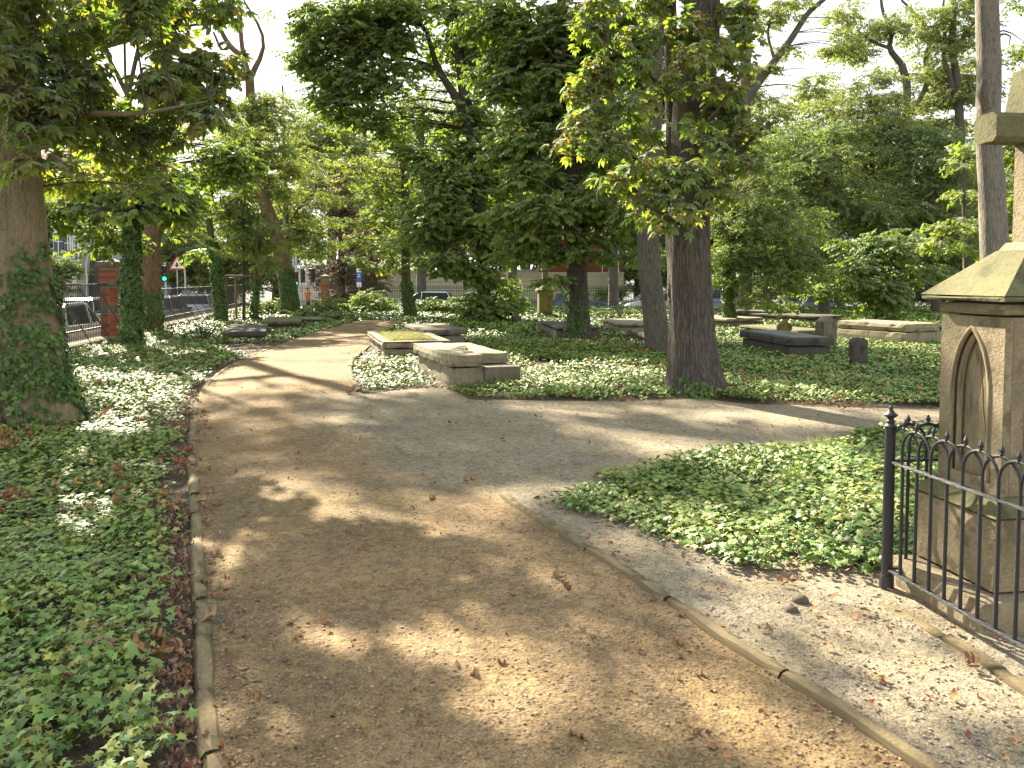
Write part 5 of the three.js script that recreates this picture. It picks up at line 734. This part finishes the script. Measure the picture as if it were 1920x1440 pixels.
// ---------- buildings ----------
function windowOn(parent, x, y, w, h, z, mull = true) { const g = new THREE.Group(); g.name = 'window'; g.position.set(x, y, z); parent.add(g); part('pane', box(-w / 2, w / 2, 0, h, 0.004, 0.012), M.pane, g); part('frame', [box(-w / 2 - 0.07, -w / 2 + 0.03, -0.02, h + 0.07, 0.012, 0.07), box(w / 2 - 0.03, w / 2 + 0.07, -0.02, h + 0.07, 0.012, 0.07), box(-w / 2 + 0.03, w / 2 - 0.03, h - 0.03, h + 0.07, 0.012, 0.07), ...(mull ? [box(-0.035, 0.035, 0, h - 0.03, 0.012, 0.06), box(-w / 2 + 0.03, -0.035, h * 0.6, h * 0.6 + 0.06, 0.012, 0.055), box(0.035, w / 2 - 0.03, h * 0.6, h * 0.6 + 0.06, 0.012, 0.055)] : [])], M.winFrame, g); part('sill', box(-w / 2 - 0.12, w / 2 + 0.12, -0.12, -0.02, 0.0, 0.14), M.winFrame, g); }
{ // long low building across the far street: rendered courses below, brick above
  const d = 58, x0 = (548 - 960) / F * d, x1 = (1169 - 960) / F * d, yb = STREET, ym = at(960, 513, d).y, yt = at(960, 449, d).y, t = thing('street_building', 'low street building with grey rendered courses below and red brick above', 'building', [0, 0, -d]);
  const ch = 0.33, n = Math.round((ym - yb - 0.75) / ch); part('wall', box(x0, x1, yb, ym, -8, -0.03), M.greyWall, t);
  part('base_course', box(x0 - 0.03, x1 + 0.03, yb, yb + 0.74, -0.02, 0.03), M.greyWall, t);
  for (let i = 0; i < n; i++) part('rendered_course', rbox(x0, x1, yb + 0.75 + i * ch + 0.015, yb + 0.75 + (i + 1) * ch - 0.015, -0.2, 0.0, 0.012), M.cream, t);
  part('string_course', box(x0 - 0.04, x1 + 0.04, ym - 0.02, ym + 0.1, -0.25, 0.06), M.cream, t);
  const xb = (1010 - 960) / F * d; part('brick_wall', box(xb, x1 - 0.02, ym + 0.1, yt, -8, -0.02), M.brickFar, t);
  part('cornice', box(xb - 0.12, x1 + 0.12, yt, yt + 0.16, -8.1, 0.12), M.cream, t); part('roof', new THREE.CylinderGeometry(0.3, 1, 1, 4).rotateY(Math.PI / 4).scale((x1 - xb) * 0.74, 1.2, 5.6).translate((xb + x1) / 2, yt + 0.76, -4), M.roofTile, t); part('roof', box(x0 - 0.1, xb, ym + 0.1, ym + 0.3, -8, 0.1), M.greyWall, t);
  for (let x = x1 - 0.72; x > xb + 0.8; x -= 2.9) windowOn(t, x, ym + 0.2, 0.6, 1.55, -0.02);
  part('downpipe', cyl(V(x1 - 1.55, yb, 0.08), V(x1 - 1.55, yt, 0.08), 0.05, 0.05, 8), steel, t);
}
function house(label, px0, px1, d, topY, wallM, wins, depth = 10, turn = 0) {
  const x0 = (px0 - 960) / F * d, x1 = (px1 - 960) / F * d, top = at(0, topY, d).y, w = x1 - x0, t = thing('town_house', label, 'building', [(x0 + x1) / 2, STREET, -d], turn); part('wall', box(-w / 2, w / 2, 0, top - STREET, -depth, 0), wallM, t); part('plinth', box(-w / 2 - 0.05, w / 2 + 0.05, 0, 0.8, -depth, 0.05), M.greyWall, t); part('cornice', box(-w / 2 - 0.25, w / 2 + 0.25, top - STREET, top - STREET + 0.35, -depth - 0.2, 0.25), M.winFrame, t); part('roof', new THREE.CylinderGeometry(0.4, 1, 1, 4).rotateY(Math.PI / 4).scale((w + 0.6) * 0.7, 2.4, depth * 0.72).translate(0, top - STREET + 1.55, -depth / 2), M.roofTile, t);
  for (const [x, y, ww, hh] of wins) { const c = at(x, y, d); windowOn(t, c.x - (x0 + x1) / 2, c.y - STREET - hh / 2, ww, hh, 0.0); } return t;
}
house('cream town house with tall windows behind the round bush', 30, 144, 66, 330, M.cream, [[110, 458, 0.8, 1.9], [128, 461, 0.7, 1.9], [140, 466, 0.6, 1.9], [90, 455, 0.8, 1.9], [110, 400, 0.8, 1.8], [128, 400, 0.7, 1.8], [60, 458, 0.8, 1.9]]);
house('sunlit white town house across the side street', 148, 196, 72, 360, M.white, [[165, 455, 0.9, 1.9], [185, 455, 0.9, 1.9]]);
house('white town house with bluish shade in its wall colour next to the sunlit white one', 197, 262, 70, 370, M.shadeBlueWall, [[203, 492, 0.8, 2], [212, 440, 0.9, 1.9], [240, 440, 0.9, 1.9], [240, 495, 0.9, 1.9]]);  // whitish house; the blue cast of its shade is put into the wall colour
{ const d = 130, x0 = (661 - 960) / F * d, x1 = (722 - 960) / F * d, top = at(0, 300, d).y, t = thing('tower_block', 'slim white high-rise slab far behind the trees', 'building', [(x0 + x1) / 2, STREET, -d], 0.55), w = (x1 - x0) * 0.85; part('wall', box(-w / 2, w / 2, 0, top, -w * 0.7, 0), M.white, t); for (let i = 0; i < 7; i++) windowOn(t, 0.8, 2 + i * 3, 1.4, 1.4, 0.0, false); part('roof', box(-w / 2 - 0.2, w / 2 + 0.2, top, top + 0.4, -w * 0.7 - 0.2, 0.2), M.greyWall, t); }
structure('pavement', metreUV(new RoundedBoxGeometry(80, 0.14, 2.6, 2, 0.02).translate(0, STREET + 0.04, -55.5)), M.paving);
structure('pavement', metreUV(new RoundedBoxGeometry(60, 0.14, 1.4, 2, 0.02).translate(8, STREET + 0.04, -45.3)), M.paving);

// ---------- two walkers beyond the railing ----------
function walker(label, p, turn, shirt, hair, h = 1.74) {
  const J = (x, y, z) => V(x, y, z).multiplyScalar(h / 1.74), bones = [[J(0, 0.98, 0), J(0, 1.22, 0), 0.13, 0.13], [J(0, 1.22, 0), J(0, 1.4, 0), 0.14, 0.14], [J(-0.15, 1.42, 0), J(0.15, 1.42, 0), 0.065, 0.065], [J(0, 1.42, 0), J(0.01, 1.54, 0), 0.06, 0.052], [J(0.02, 1.6, 0), J(0.02, 1.66, 0), 0.078, 0.085], [J(0.09, 1.6, 0), J(0.1, 1.6, 0), 0.02, 0.018], [J(0, 0.95, -0.08), J(0.16, 0.5, -0.09), 0.088, 0.062], [J(0.16, 0.5, -0.09), J(0.14, 0.08, -0.09), 0.06, 0.04], [J(0.14, 0.05, -0.09), J(0.28, 0.04, -0.09), 0.042, 0.035], [J(0, 0.95, 0.08), J(-0.06, 0.5, 0.09), 0.088, 0.062], [J(-0.06, 0.5, 0.09), J(-0.26, 0.12, 0.09), 0.06, 0.04], [J(-0.26, 0.1, 0.09), J(-0.14, 0.04, 0.09), 0.042, 0.035], [J(0, 1.4, -0.19), J(-0.1, 1.14, -0.22), 0.052, 0.042], [J(-0.1, 1.14, -0.22), J(0.04, 0.9, -0.22), 0.04, 0.03], [J(0, 1.4, 0.19), J(0.1, 1.14, 0.22), 0.052, 0.042], [J(0.1, 1.14, 0.22), J(0.26, 0.95, 0.2), 0.04, 0.03], [J(0.27, 0.94, 0.2), J(0.32, 0.89, 0.19), 0.028, 0.016], [J(0.05, 0.88, -0.22), J(0.09, 0.82, -0.21), 0.028, 0.016]];
  const N = 72, S = 0.95, mc = new MarchingCubes(N, new THREE.MeshBasicMaterial(), false, false, 60000); mc.isolation = 0; const q = V(0, 0, 0), ab = V(0, 0, 0);
  for (let k = 0; k < N; k++) for (let j = 0; j < N; j++) for (let i = 0; i < N; i++) { q.set(((i - N / 2) / (N / 2)) * S, ((j - N / 2) / (N / 2)) * S + 0.88, ((k - N / 2) / (N / 2)) * S); let f = 1; for (const [a, b, r0, r1] of bones) { ab.copy(b).sub(a); const t = clamp(((q.x - a.x) * ab.x + (q.y - a.y) * ab.y + (q.z - a.z) * ab.z) / ab.lengthSq()), dd = Math.hypot(q.x - a.x - ab.x * t, q.y - a.y - ab.y * t, q.z - a.z - ab.z * t) - lerp(r0, r1, t), e = 0.03, hh = clamp(0.5 + 0.5 * (f - dd) / e); f = lerp(f, dd, hh) - e * hh * (1 - hh); } mc.field[i + j * N + k * N * N] = -f; }
  mc.update(); const n = mc.count, pos = new Float32Array(n * 3), nor = new Float32Array(n * 3), col = new Float32Array(n * 3);
  for (let i = 0; i < n; i++) { const x = mc.positionArray[i * 3] * S, y = mc.positionArray[i * 3 + 1] * S + 0.88, z = mc.positionArray[i * 3 + 2] * S; pos.set([x, y, z], i * 3); nor.set([mc.normalArray[i * 3], mc.normalArray[i * 3 + 1], mc.normalArray[i * 3 + 2]], i * 3); const hs = y / h, skin = hs > 0.845 || (Math.abs(z) > 0.17 && hs < 0.66), c = skin ? [0.45, 0.28, 0.2] : hs > 0.55 ? shirt : hs > 0.05 ? [0.04, 0.05, 0.08] : [0.03, 0.025, 0.02]; col.set(c, i * 3); }
  const g = new THREE.BufferGeometry(); g.setAttribute('position', new THREE.BufferAttribute(pos, 3)); g.setAttribute('normal', new THREE.BufferAttribute(nor, 3)); g.setAttribute('color', new THREE.BufferAttribute(col, 3));
  const t = thing('person', label, 'person', [p.x, STREET + 0.11, p.z], turn); part('body', g, SM([1, 1, 1], { vertexColors: true }), t); part('hair', new THREE.SphereGeometry(0.095 * h / 1.74, 14, 10, 0, 6.3, 0, 1.75).scale(1.08, 1, 0.95).rotateZ(0.35).translate(0.008, 1.655 * h / 1.74, 0), SM(hair, { roughness: 0.8 }), t);
}
walker('walking person in a light grey shirt beyond the far railing', onStreet(591, 45.4), 0.15, [0.5, 0.52, 0.58], [0.16, 0.1, 0.06]);
walker('walking person in an orange top behind the one in the grey shirt', onStreet(577, 45.5), 0.15, [0.5, 0.16, 0.05], [0.12, 0.05, 0.03], 1.68);

// ---------- shrubs, conifers and the trees across the street ----------
function shrub(name, label, px, py, blobs, leaf, pal, o = {}) {
  reseed(o.seed || 600 + px); const b = o.d ? at(px, py, o.d) : gp(px, py), d = -b.z, t = thing(name, label, 'shrub', [0, 0, 0]), anch = [V(b.x, o.d ? STREET + 0.2 : 0.2, b.z)], stems = [];
  for (let i = 0; i < 6; i++) stems.push(tube([V(b.x + gauss() * 0.15, o.d ? STREET : -0.03, b.z + gauss() * 0.15), V(b.x + gauss() * 0.4, (o.d ? STREET : 0) + 0.5, b.z + gauss() * 0.4)], [0.02, 0.01], { segs: 5, step: 0.2 })); for (const s of stems) part('stem', s, M.twig, t);
  foliage(t, blobs.map(([x, y, dd, rx, ry, cov]) => { const c = at(x, y, d + dd); return { c, r: [rx * d / F, ry * d / F, Math.max(rx, ry) * d / F * 0.8], cov: cov ?? o.cov ?? 2, per: 20, whole: true }; }), { leaf, pal, size: o.size ?? 1, anchors: anch, droop: 0.1 });
  if (!o.d) solid.push([b.x, b.z, 0.3]); return t;
}
shrub('garden_shrub', 'big sunlit pale shrub before the far brick pier', 690, 587, [[690, 565, 0, 45, 22], [660, 575, 0, 25, 14], [715, 572, 0, 28, 16], [685, 552, 0, 28, 12]], 'lime', PAL.lime, { cov: 2.4, size: 1.2 });
shrub('garden_shrub', 'sunlit round shrub right of the ivy-footed tree', 818, 590, [[818, 568, 0, 34, 20], [800, 578, 0, 20, 12], [838, 575, 0, 20, 16], [860, 570, 0.5, 18, 18]], 'lime', PAL.lime, { cov: 2.2, size: 1.2 });
shrub('garden_shrub', 'dark leafy shrub behind the pale flat slab tomb', 600, 604, [[600, 580, 0, 34, 20], [625, 592, -0.5, 24, 14], [575, 575, 0.5, 22, 16], [615, 570, 1, 26, 14]], 'lime', PAL.lime, { cov: 2.3, size: 1.1 });
shrub('garden_shrub', 'small sunny shrub left of the leaning tree foot', 505, 592, [[500, 578, 0, 26, 14], [522, 572, 0.3, 18, 14], [490, 585, 0, 20, 10]], 'lime', PAL.lime, { cov: 2, size: 1.1 });
shrub('garden_shrub', 'low light-green shrub behind the tomb with the sunlit flank', 1160, 596, [[1140, 590, 0, 30, 12], [1170, 588, 0, 34, 13], [1195, 592, 0, 24, 12]], 'lime', PAL.lime, { cov: 2, size: 1.1 });
shrub('ivy_mound', 'rounded dark mound of ivy beside the low black-sided tomb', 385, 640, [[385, 630, 0, 30, 13], [365, 634, 0, 22, 9]], 'maple', PAL.trunkIvy, { cov: 3, size: 0.6 });
shrub('clipped_bush', 'round dark bush before the cream town house', 112, 560, [[112, 490, 0, 28, 24], [100, 510, 0, 22, 20], [124, 510, 0, 22, 22], [112, 530, 0, 30, 18]], 'small', PAL.elm, { d: 56, cov: 2.6, size: 1.7 });
shrub('clipped_bush', 'spreading bush before the low street building', 1150, 570, [[1135, 545, 0, 22, 14], [1155, 538, 0, 22, 16], [1140, 560, 0, 34, 10]], 'small', PAL.elm, { d: 55.5, cov: 2.2, size: 1.6 });
for (const [x, y, w, h, l] of [[640, 300, 60, 260, 'dark brownish conifer rising behind the small far brick pier'], [700, 470, 50, 110, 'dark spreading conifer left of the low street building']]) {
  const bl = []; for (let i = 0; i < 9; i++) { const v = (i + 0.5) / 9; bl.push([x + (i % 2 ? 6 : -6), y + v * h, 0, w * (0.25 + 0.75 * v), h / 12, undefined, 2]); }
  tree({ name: 'conifer', label: l, seed: 900 + x, base: [x, 565], d: 53, ground: STREET, r0: 7, trunk: [[x, 480, 6], [x, y + h * 0.5, 4], [x, y + 10, 1]], crown: bl, leaf: 'needle', pal: PAL.conifer, size: 1.7, mat: M.barkBrown, segs: 8, droop: 0.3 });
}
const back = [[180, 300, 58, 'lime', 'ash', 'street tree with a dark trunk before the white town house', 15, 70], [330, 420, 70, 'small', 'ash', 'bright street tree behind the warning sign', 10, 70], [430, 430, 74, 'small', 'ash', 'sunny street tree behind the curved ivy-sleeved trunk', 10, 80], [520, 400, 78, 'small', 'ash', 'light green street tree in the gap behind the stake frame', 10, 80], [735, 330, 66, 'small', 'ash', 'street tree towering over the low street building', 14, 90], [840, 330, 70, 'small', 'elm', 'green tree over the roof of the low street building', 12, 90], [985, 330, 72, 'small', 'elm', 'mid-green tree behind the brick upper storey', 12, 90], [1110, 300, 74, 'small', 'ash', 'light tree behind the brick gable end', 12, 90], [1200, 420, 68, 'small', 'ash', 'sunny tree just past the low street building', 12, 70], [1290, 400, 66, 'small', 'elm', 'green street tree behind the parked silver car', 10, 80], [620, 230, 80, 'small', 'ash', 'tall yellowish tree behind the brownish conifer', 12, 80], [60, 380, 76, 'small', 'ash', 'tree over the roof of the cream town house', 10, 80], [250, 380, 84, 'small', 'ash', 'pale tree over the blue town house', 10, 80]];
back.forEach(([x, y, d, lf, pl, l, r, w], i) => tree({ name: 'street_tree', label: l, seed: 950 + i, base: [x, 560], d, ground: STREET, r0: r, trunk: [[x, 510, r * 0.8], [x + 3, 460, r * 0.7], [x, Math.min(440, y + 40), r * 0.5]], crown: [[x, y, 0, w, w * 0.7], [x - w * 0.6, y + 45, 0, w * 0.7, w * 0.55], [x + w * 0.6, y + 45, 0, w * 0.7, w * 0.55], [x, y + 80, 0.5, w, w * 0.5], ...(i ? [[x - w * 0.4, Math.min(510, y + 120), 0, w * 0.7, 30], [x + w * 0.4, Math.min(515, y + 125), 0, w * 0.7, 30]] : [])], leaf: lf, pal: PAL[pl], size: 2.1, cov: 1.5, segs: 10, mat: i ? M.barkGrey : M.barkDark }));

// ---------- ground cover ----------
reseed(700);
const inSolid = (x, z, m = 0) => { for (const s of solid) { if (typeof s[0] === 'number') { if ((x - s[0]) ** 2 + (z - s[1]) ** 2 < (s[2] + m) ** 2) return true; } else if (inPoly(s, x, z)) return true; } return false; };
const patch = gpoly([[1050, 950], [1110, 922], [1250, 884], [1400, 852], [1560, 832], [1650, 815], [1800, 812], [2300, 825], [2300, 960], [1790, 1060], [1700, 1078], [1640, 1070], [1560, 1068], [1500, 1076], [1440, 1092], [1390, 1070], [1330, 1045], [1250, 1022], [1170, 992], [1110, 970]]);
const bare = gpoly([[400, 645], [500, 643], [505, 655], [470, 668], [420, 668]]), bare2 = gpoly([[960, 672], [1040, 678], [1090, 690], [1000, 690]]);
function cover(x, z) { // 0..1: how thickly ivy grows here
  const d = -z, e = 0.22 * (fbm(x * 2.6, z * 2.6, 5) - 0.5);
  if (d > CORNER - 0.3 || x < fenceX(d) + 0.3) return 0;
  if (d < PATH_END && x > xL(d) - 0.16 && x < xR(d) + 0.1) return 0;
  if (d < PATH_END && x <= xL(d) - 0.16) return inPoly(bare, x, z) ? 0 : smooth(0.0, 0.35, xL(d) - 0.14 - x + e) * (0.62 + 0.6 * fbm(x * 1.6, z * 1.6, 2));
  if (d > sandFar(x) + 0.15 + e) { if (inPoly(bare2, x, z)) return 0.1; return smooth(0, 0.3, Math.min(d - sandFar(x) - 0.05 + e, d < PATH_END ? x - xR(d) - 0.05 + e : 1)) * (0.6 + 0.6 * fbm(x * 0.9, z * 0.9, 2)); }
  return inPoly(patch, x + e * 1.6, z + e * 1.6) ? 0.6 + 0.7 * fbm(x * 1.6, z * 1.6, 2) : 0;
}
function grow(name, label, geos, pal, d0, d1, perM2, o = {}) {
  const items = geos.map(() => []), half = (d) => (980 / F) * d + 0.6;
  let n = 0; const area = (half(d1) + half(d0)) * (d1 - d0), N = Math.round(area * perM2);
  for (let i = 0; i < N; i++) {
    const d = Math.sqrt(lerp(d0 * d0, d1 * d1, rnd())), x = rr(-1, 1) * half(d), z = -d, c = cover(x, z);
    if (rnd() > c * 1.25 || inSolid(x, z, 0.02)) continue; if (o.side && Math.sign(x - xL(d)) !== o.side) continue;
    const h = noise(x * 1.3, z * 1.3, 4);
    items[i % geos.length].push([M4(V(x, (o.y ?? 0) + 0.035 * h, z), E(gauss() * 0.14, rr(0, 6.28), gauss() * 0.14), V(1, 0.6 + 0.8 * h, 1).multiplyScalar(rr(0.6, 1.3) * (o.s ?? 1))), shade(pal)]);
  }
  items.forEach((l, i) => { if (l.length) tag(copies(name, geos[i], LM.ivy, l), label, 'ivy', undefined, 'stuff'); });
}
grow('ivy_ground_cover', 'dark glossy ivy leaves carpeting the bed along the path kerb', IVY_NEAR, PAL.ivy, 2.2, 8.5, 250);
grow('ivy_ground_cover', 'ivy carpet running on under the trees beside the gravel path', IVY_MID, PAL.ivy, 8.5, 13, 62);
grow('ivy_lawn', 'low green ivy lawn between the tombs and tree trunks', IVY_MID, PAL.lawn, 13, 22, 42, { s: 1.1 });
grow('ivy_lawn', 'bright ground cover at the far end of the churchyard', IVY_FAR, PAL.lawn, 22, 43.5, 15, { s: 1.1 });

// ---------- fallen leaves, crumbs and pebbles ----------
function dryLeaf(L, w, curl, roll) { // one curled brown leaflet
  const n = 7, pos = [], idx = []; let x = 0, y = 0, a = -curl * 0.3;
  for (let i = 0; i <= n; i++) { const t = i / n, ww = w * Math.sin(Math.PI * Math.pow(t, 0.75)) + 0.002, up = roll * ww * (0.6 + 0.5 * Math.sin(t * 9)); pos.push(x, y + up, -ww * (1 - 0.3 * roll), x, y, 0, x, y + up * 1.15, ww * (1 - 0.35 * roll)); if (i < n) { const b = i * 3; idx.push(b, b + 3, b + 1, b + 1, b + 3, b + 4, b + 1, b + 4, b + 2, b + 2, b + 4, b + 5); } a += curl / n; x += Math.cos(a) * L / n; y += Math.sin(a) * L / n; }
  const g = new THREE.BufferGeometry(); g.setAttribute('position', new THREE.Float32BufferAttribute(pos, 3)); g.setIndex(idx); g.computeVertexNormals(); g.translate(-x / 2, 0.006, 0); return g;
}
const dryBunch = (k) => { const l = []; for (let i = 0; i < k; i++) { const g = dryLeaf(rr(0.09, 0.15), rr(0.016, 0.026), rr(2.2, 4.6), rr(0.5, 1.1)); g.translate(0.05, 0, 0); g.applyMatrix4(M4(V(0, rr(0, 0.012), 0), E(rr(-0.5, 0.5), rr(-1.6, 1.6), rr(-0.1, 0.25)), 1)); l.push(g); } const m = merge(l); m.deleteAttribute('uv'); return m; };
const DRY = [dryLeaf(0.12, 0.022, 2.2, 0.7), dryLeaf(0.1, 0.02, 3.4, 0.9), dryLeaf(0.14, 0.02, 1.5, 1.0), dryBunch(3), dryBunch(4), dryBunch(5), dryLeaf(0.06, 0.015, 1.0, 0.4), dryLeaf(0.05, 0.018, 0.5, 0.6)];
const DRYM = [[0.3, 0.145, 0.06], [0.38, 0.21, 0.095], [0.23, 0.11, 0.055], [0.42, 0.27, 0.14], [0.3, 0.2, 0.12]].map((c) => PM(c, { roughness: 0.8, side: THREE.DoubleSide, transmission: 0.12, thickness: 0 }));
const onPathOrSand = (x, d) => (d < PATH_END && x > xL(d) && x < xR(d)) || (d < sandFar(x) && x >= xR(d));
const TONE = ['rust-brown', 'light brown', 'dark brown', 'tan', 'grey-brown'], FORM = ['curled single leaflet', 'tightly coiled leaflet', 'long rolled leaflet', 'crumpled three-fingered leaf', 'crumpled four-fingered leaf', 'crumpled five-fingered leaf', 'narrow leaf scrap', 'broad leaf scrap'];
function leafAt(x, d, big, where, group) { const k = Math.floor(rnd() * (big ? 6 : 8)), c = Math.floor(rnd() * 5), m = part('fallen_leaf', DRY[k], DRYM[c]); tag(m, TONE[c] + ' ' + FORM[k] + ' ' + where, 'leaf', group); m.position.set(x, (x > xL(d) && onPathOrSand(x, d) ? 0.028 : 0.03 + 0.06 * cover(x, -d)) + 0.004, -d); m.rotation.set(gauss() * 0.2, rr(0, 6.28), gauss() * 0.2); m.scale.setScalar(rr(0.36, 0.66)); }
for (const [x, y, b] of [[985, 1258, 1], [1268, 1288, 1], [1333, 1292, 0], [828, 1307, 0], [795, 1305, 0], [915, 1340, 0], [802, 1376, 0], [720, 1392, 0], [1110, 1210, 1], [1220, 1140, 1], [1160, 1100, 1], [1045, 1018, 1], [825, 1015, 1], [852, 1066, 0], [540, 905, 1], [550, 858, 1], [610, 880, 0], [880, 910, 1], [1105, 838, 1], [935, 830, 1], [780, 1100, 0], [690, 1050, 0], [1625, 1155, 1], [1845, 1330, 1], [1810, 1265, 1], [1690, 1278, 0], [1358, 1190, 1], [1595, 1350, 1], [1505, 1100, 1], [1470, 1085, 1], [1880, 1290, 1], [1730, 1290, 0], [480, 1330, 0], [470, 1000, 1], [510, 1200, 0], [1100, 1020, 0], [930, 880, 1], [900, 790, 1], [860, 790, 1], [1280, 1050, 1]]) { const p = gp(x, y); leafAt(p.x, -p.z, b, 'lying on the bare path surface', 'leaves strewn over the gravel path and bare earth'); }
for (let i = 0; i < 85; i++) { const d = 2.6 * Math.pow(11 / 2.6, rnd()), x = rnd() < 0.55 ? lerp(xL(d), xR(d), rnd()) : xR(d) + rr(0, 4); if (onPathOrSand(x, d) && !inSolid(x, -d) && cover(x, -d) < 0.05) leafAt(x, d, rnd() < 0.35, 'lying on the bare path surface', 'leaves strewn over the gravel path and bare earth'); }
for (let i = 0; i < 95; i++) { const d = 2.5 * Math.pow(11 / 2.5, rnd()); leafAt(xL(d) + (rnd() < 0.22 ? rr(0.06, 0.2) : -0.06 - Math.abs(gauss()) * 0.22), d, true, 'heaped along the curved kerb', 'leaves heaped along the curved kerb'); }
for (let i = 0; i < 60; i++) { const d = rr(4.2, 8), x = rr(0.3, 4); if (cover(x, -d) > 0 && !inSolid(x, -d)) leafAt(x, d, true, 'caught in the ivy patch before the railing', 'leaves caught in the ivy patch'); }
{ const it = DRY.map(() => []); for (let i = 0; i < 3800; i++) { const d = 2.6 * Math.pow(40 / 2.6, rnd()), x = rr(-1, 1) * 0.66 * d; if (inSolid(x, -d) || x < fenceX(d) + 0.3) continue; const ground = onPathOrSand(x, d), c = cover(x, -d); if (ground && c < 0.05 && rnd() < (d < 11 ? 0.72 : 0.3)) continue; const nl = fbm(x * 0.8, d * 0.8, 12); if (!ground && nl < (d < 12 ? 0.5 : 0.44)) continue; it[ground ? (rnd() < 0.5 ? 6 : 7) : Math.floor(rnd() * 8)].push([M4(V(x, ground ? 0.03 : 0.05 + 0.07 * c, -d), E(gauss() * 0.4, rr(0, 6.28), gauss() * 0.4), rr(0.6, 1.1)), C(rr(0.7, 1.15), rr(0.7, 1.1), rr(0.6, 1.1))]); } it.forEach((l, i) => { if (l.length) tag(copies('leaf_litter', DRY[i], DRYM[i % 5], l), 'scattered brown leaf litter among the ivy and on the paths', 'leaf litter', undefined, 'stuff'); }); }
{ // edge of litter along the ivy border of the cross path
  const it = []; for (let i = 0; i < 260; i++) { const x = rr(-2.4, 9), d = sandFar(x) + gauss() * 0.2; if (fbm(x * 1.5, 3, 2) < 0.45) continue; it.push([M4(V(x, 0.035, -d), E(gauss() * 0.3, rr(0, 6.28), gauss() * 0.3), rr(0.35, 0.7)), C(rr(0.7, 1), rr(0.7, 1), 0.9)]); } tag(copies('leaf_litter', DRY[3], DRYM[0], it), 'line of brown leaves along the ivy edge of the cross path', 'leaf litter', undefined, 'stuff');
  const g = [0, 1, 2].map((k) => { const q = new THREE.IcosahedronGeometry(1, 1), p = q.attributes.position; for (let i = 0; i < p.count; i++) { const v = V(p.getX(i), p.getY(i), p.getZ(i)).multiplyScalar(0.7 + 0.6 * noise(p.getX(i) * 1.5 + k * 9, p.getY(i) * 1.5, p.getZ(i) * 1.5)); p.setXYZ(i, v.x * 1.2, v.y * 0.65, v.z); } q.deleteAttribute('uv'); q.deleteAttribute('normal'); const r = mergeVertices(q); r.computeVertexNormals(); return r; }), pm = SM([1, 1, 1], { roughness: 0.9 }), its = [[], [], []];
  for (let i = 0; i < 26000; i++) { const d = 2.3 * Math.pow(11 / 2.3, Math.pow(rnd(), 1.2)), x = rr(-0.62, 0.7) * d; if (!onPathOrSand(x, d) || x < xL(d) + 0.04 || inSolid(x, -d)) continue; const k = Math.pow(rnd(), 4), s = 0.0018 + 0.006 * k, v = rr(0.7, 1.5), path = x < xR(d); its[i % 3].push([M4(V(x, (path ? 0.032 + 0.01 * Math.sin(Math.PI * clamp((x - xL(d)) / (xR(d) - xL(d)))) : 0.014) + bump(x, d) + s * 0.25, -d), E(rr(-0.4, 0.4), rr(0, 6), rr(-0.4, 0.4)), s), path ? C(0.27 * v, 0.19 * v, 0.115 * v) : C(0.27 * v, 0.235 * v, 0.18 * v)]); }
  its.forEach((l, i) => tag(copies('path_pebbles', g[i], pm, l), 'small pebbles and crumbs strewn over the path surface', 'pebbles', undefined, 'stuff'));
}

{ // drift of dead leaves against the curved kerb, thinner on the path side
  const it = DRY.map(() => []); for (let i = 0; i < 900; i++) { const d = 2.4 * Math.pow(15 / 2.4, rnd()), inner = rnd() < 0.16, x = xL(d) + (inner ? 0.05 + Math.abs(gauss()) * 0.12 : -0.05 - Math.abs(gauss()) * 0.17); if (fbm(d * 1.3, 2, 6) < 0.36 + 0.1 * rnd()) continue; it[Math.floor(rnd() * 8)].push([M4(V(x, inner ? 0.034 : 0.012 + rr(0, 0.04), -d), E(gauss() * 0.6, rr(0, 6.28), gauss() * 0.6), rr(0.28, 0.6)), C(rr(0.8, 1.15), rr(0.9, 1.35), rr(1, 1.6))]); }
  it.forEach((l, i) => { if (l.length) tag(copies('leaf_drift', DRY[i], DRYM[(i + 2) % 5], l), 'drift of dead leaves lying against the curved kerb', 'leaf litter', undefined, 'stuff'); });
}
for (const [px, py, n, h, l] of [[1492, 912, 70, 0.16, 'tuft of long grass growing out of the ivy patch'], [1622, 826, 40, 0.13, 'grass tuft at the cross path edge of the ivy patch'], [1535, 840, 30, 0.12, 'thin grass tuft by the cross path']]) {
  const p = gp(px, py), gs = []; for (let i = 0; i < n; i++) gs.push(leafGeo(rr(0.6, 1.2) * h, 0.003, { fine: true, droop: -rr(0.2, 0.6) }).rotateZ(rr(0.7, 1.3)).rotateY(rr(0, 6.28)).translate(gauss() * 0.1, 0.02, gauss() * 0.06)); gs.forEach((g) => g.computeVertexNormals());
  const m = tag(part('grass_tuft', gs, PM([0.2, 0.28, 0.05], { roughness: 1, transmission: 0.4, thickness: 0, side: THREE.DoubleSide })), l, 'grass'); m.position.set(p.x, 0, p.z);
}

renderer.render(scene, camera);
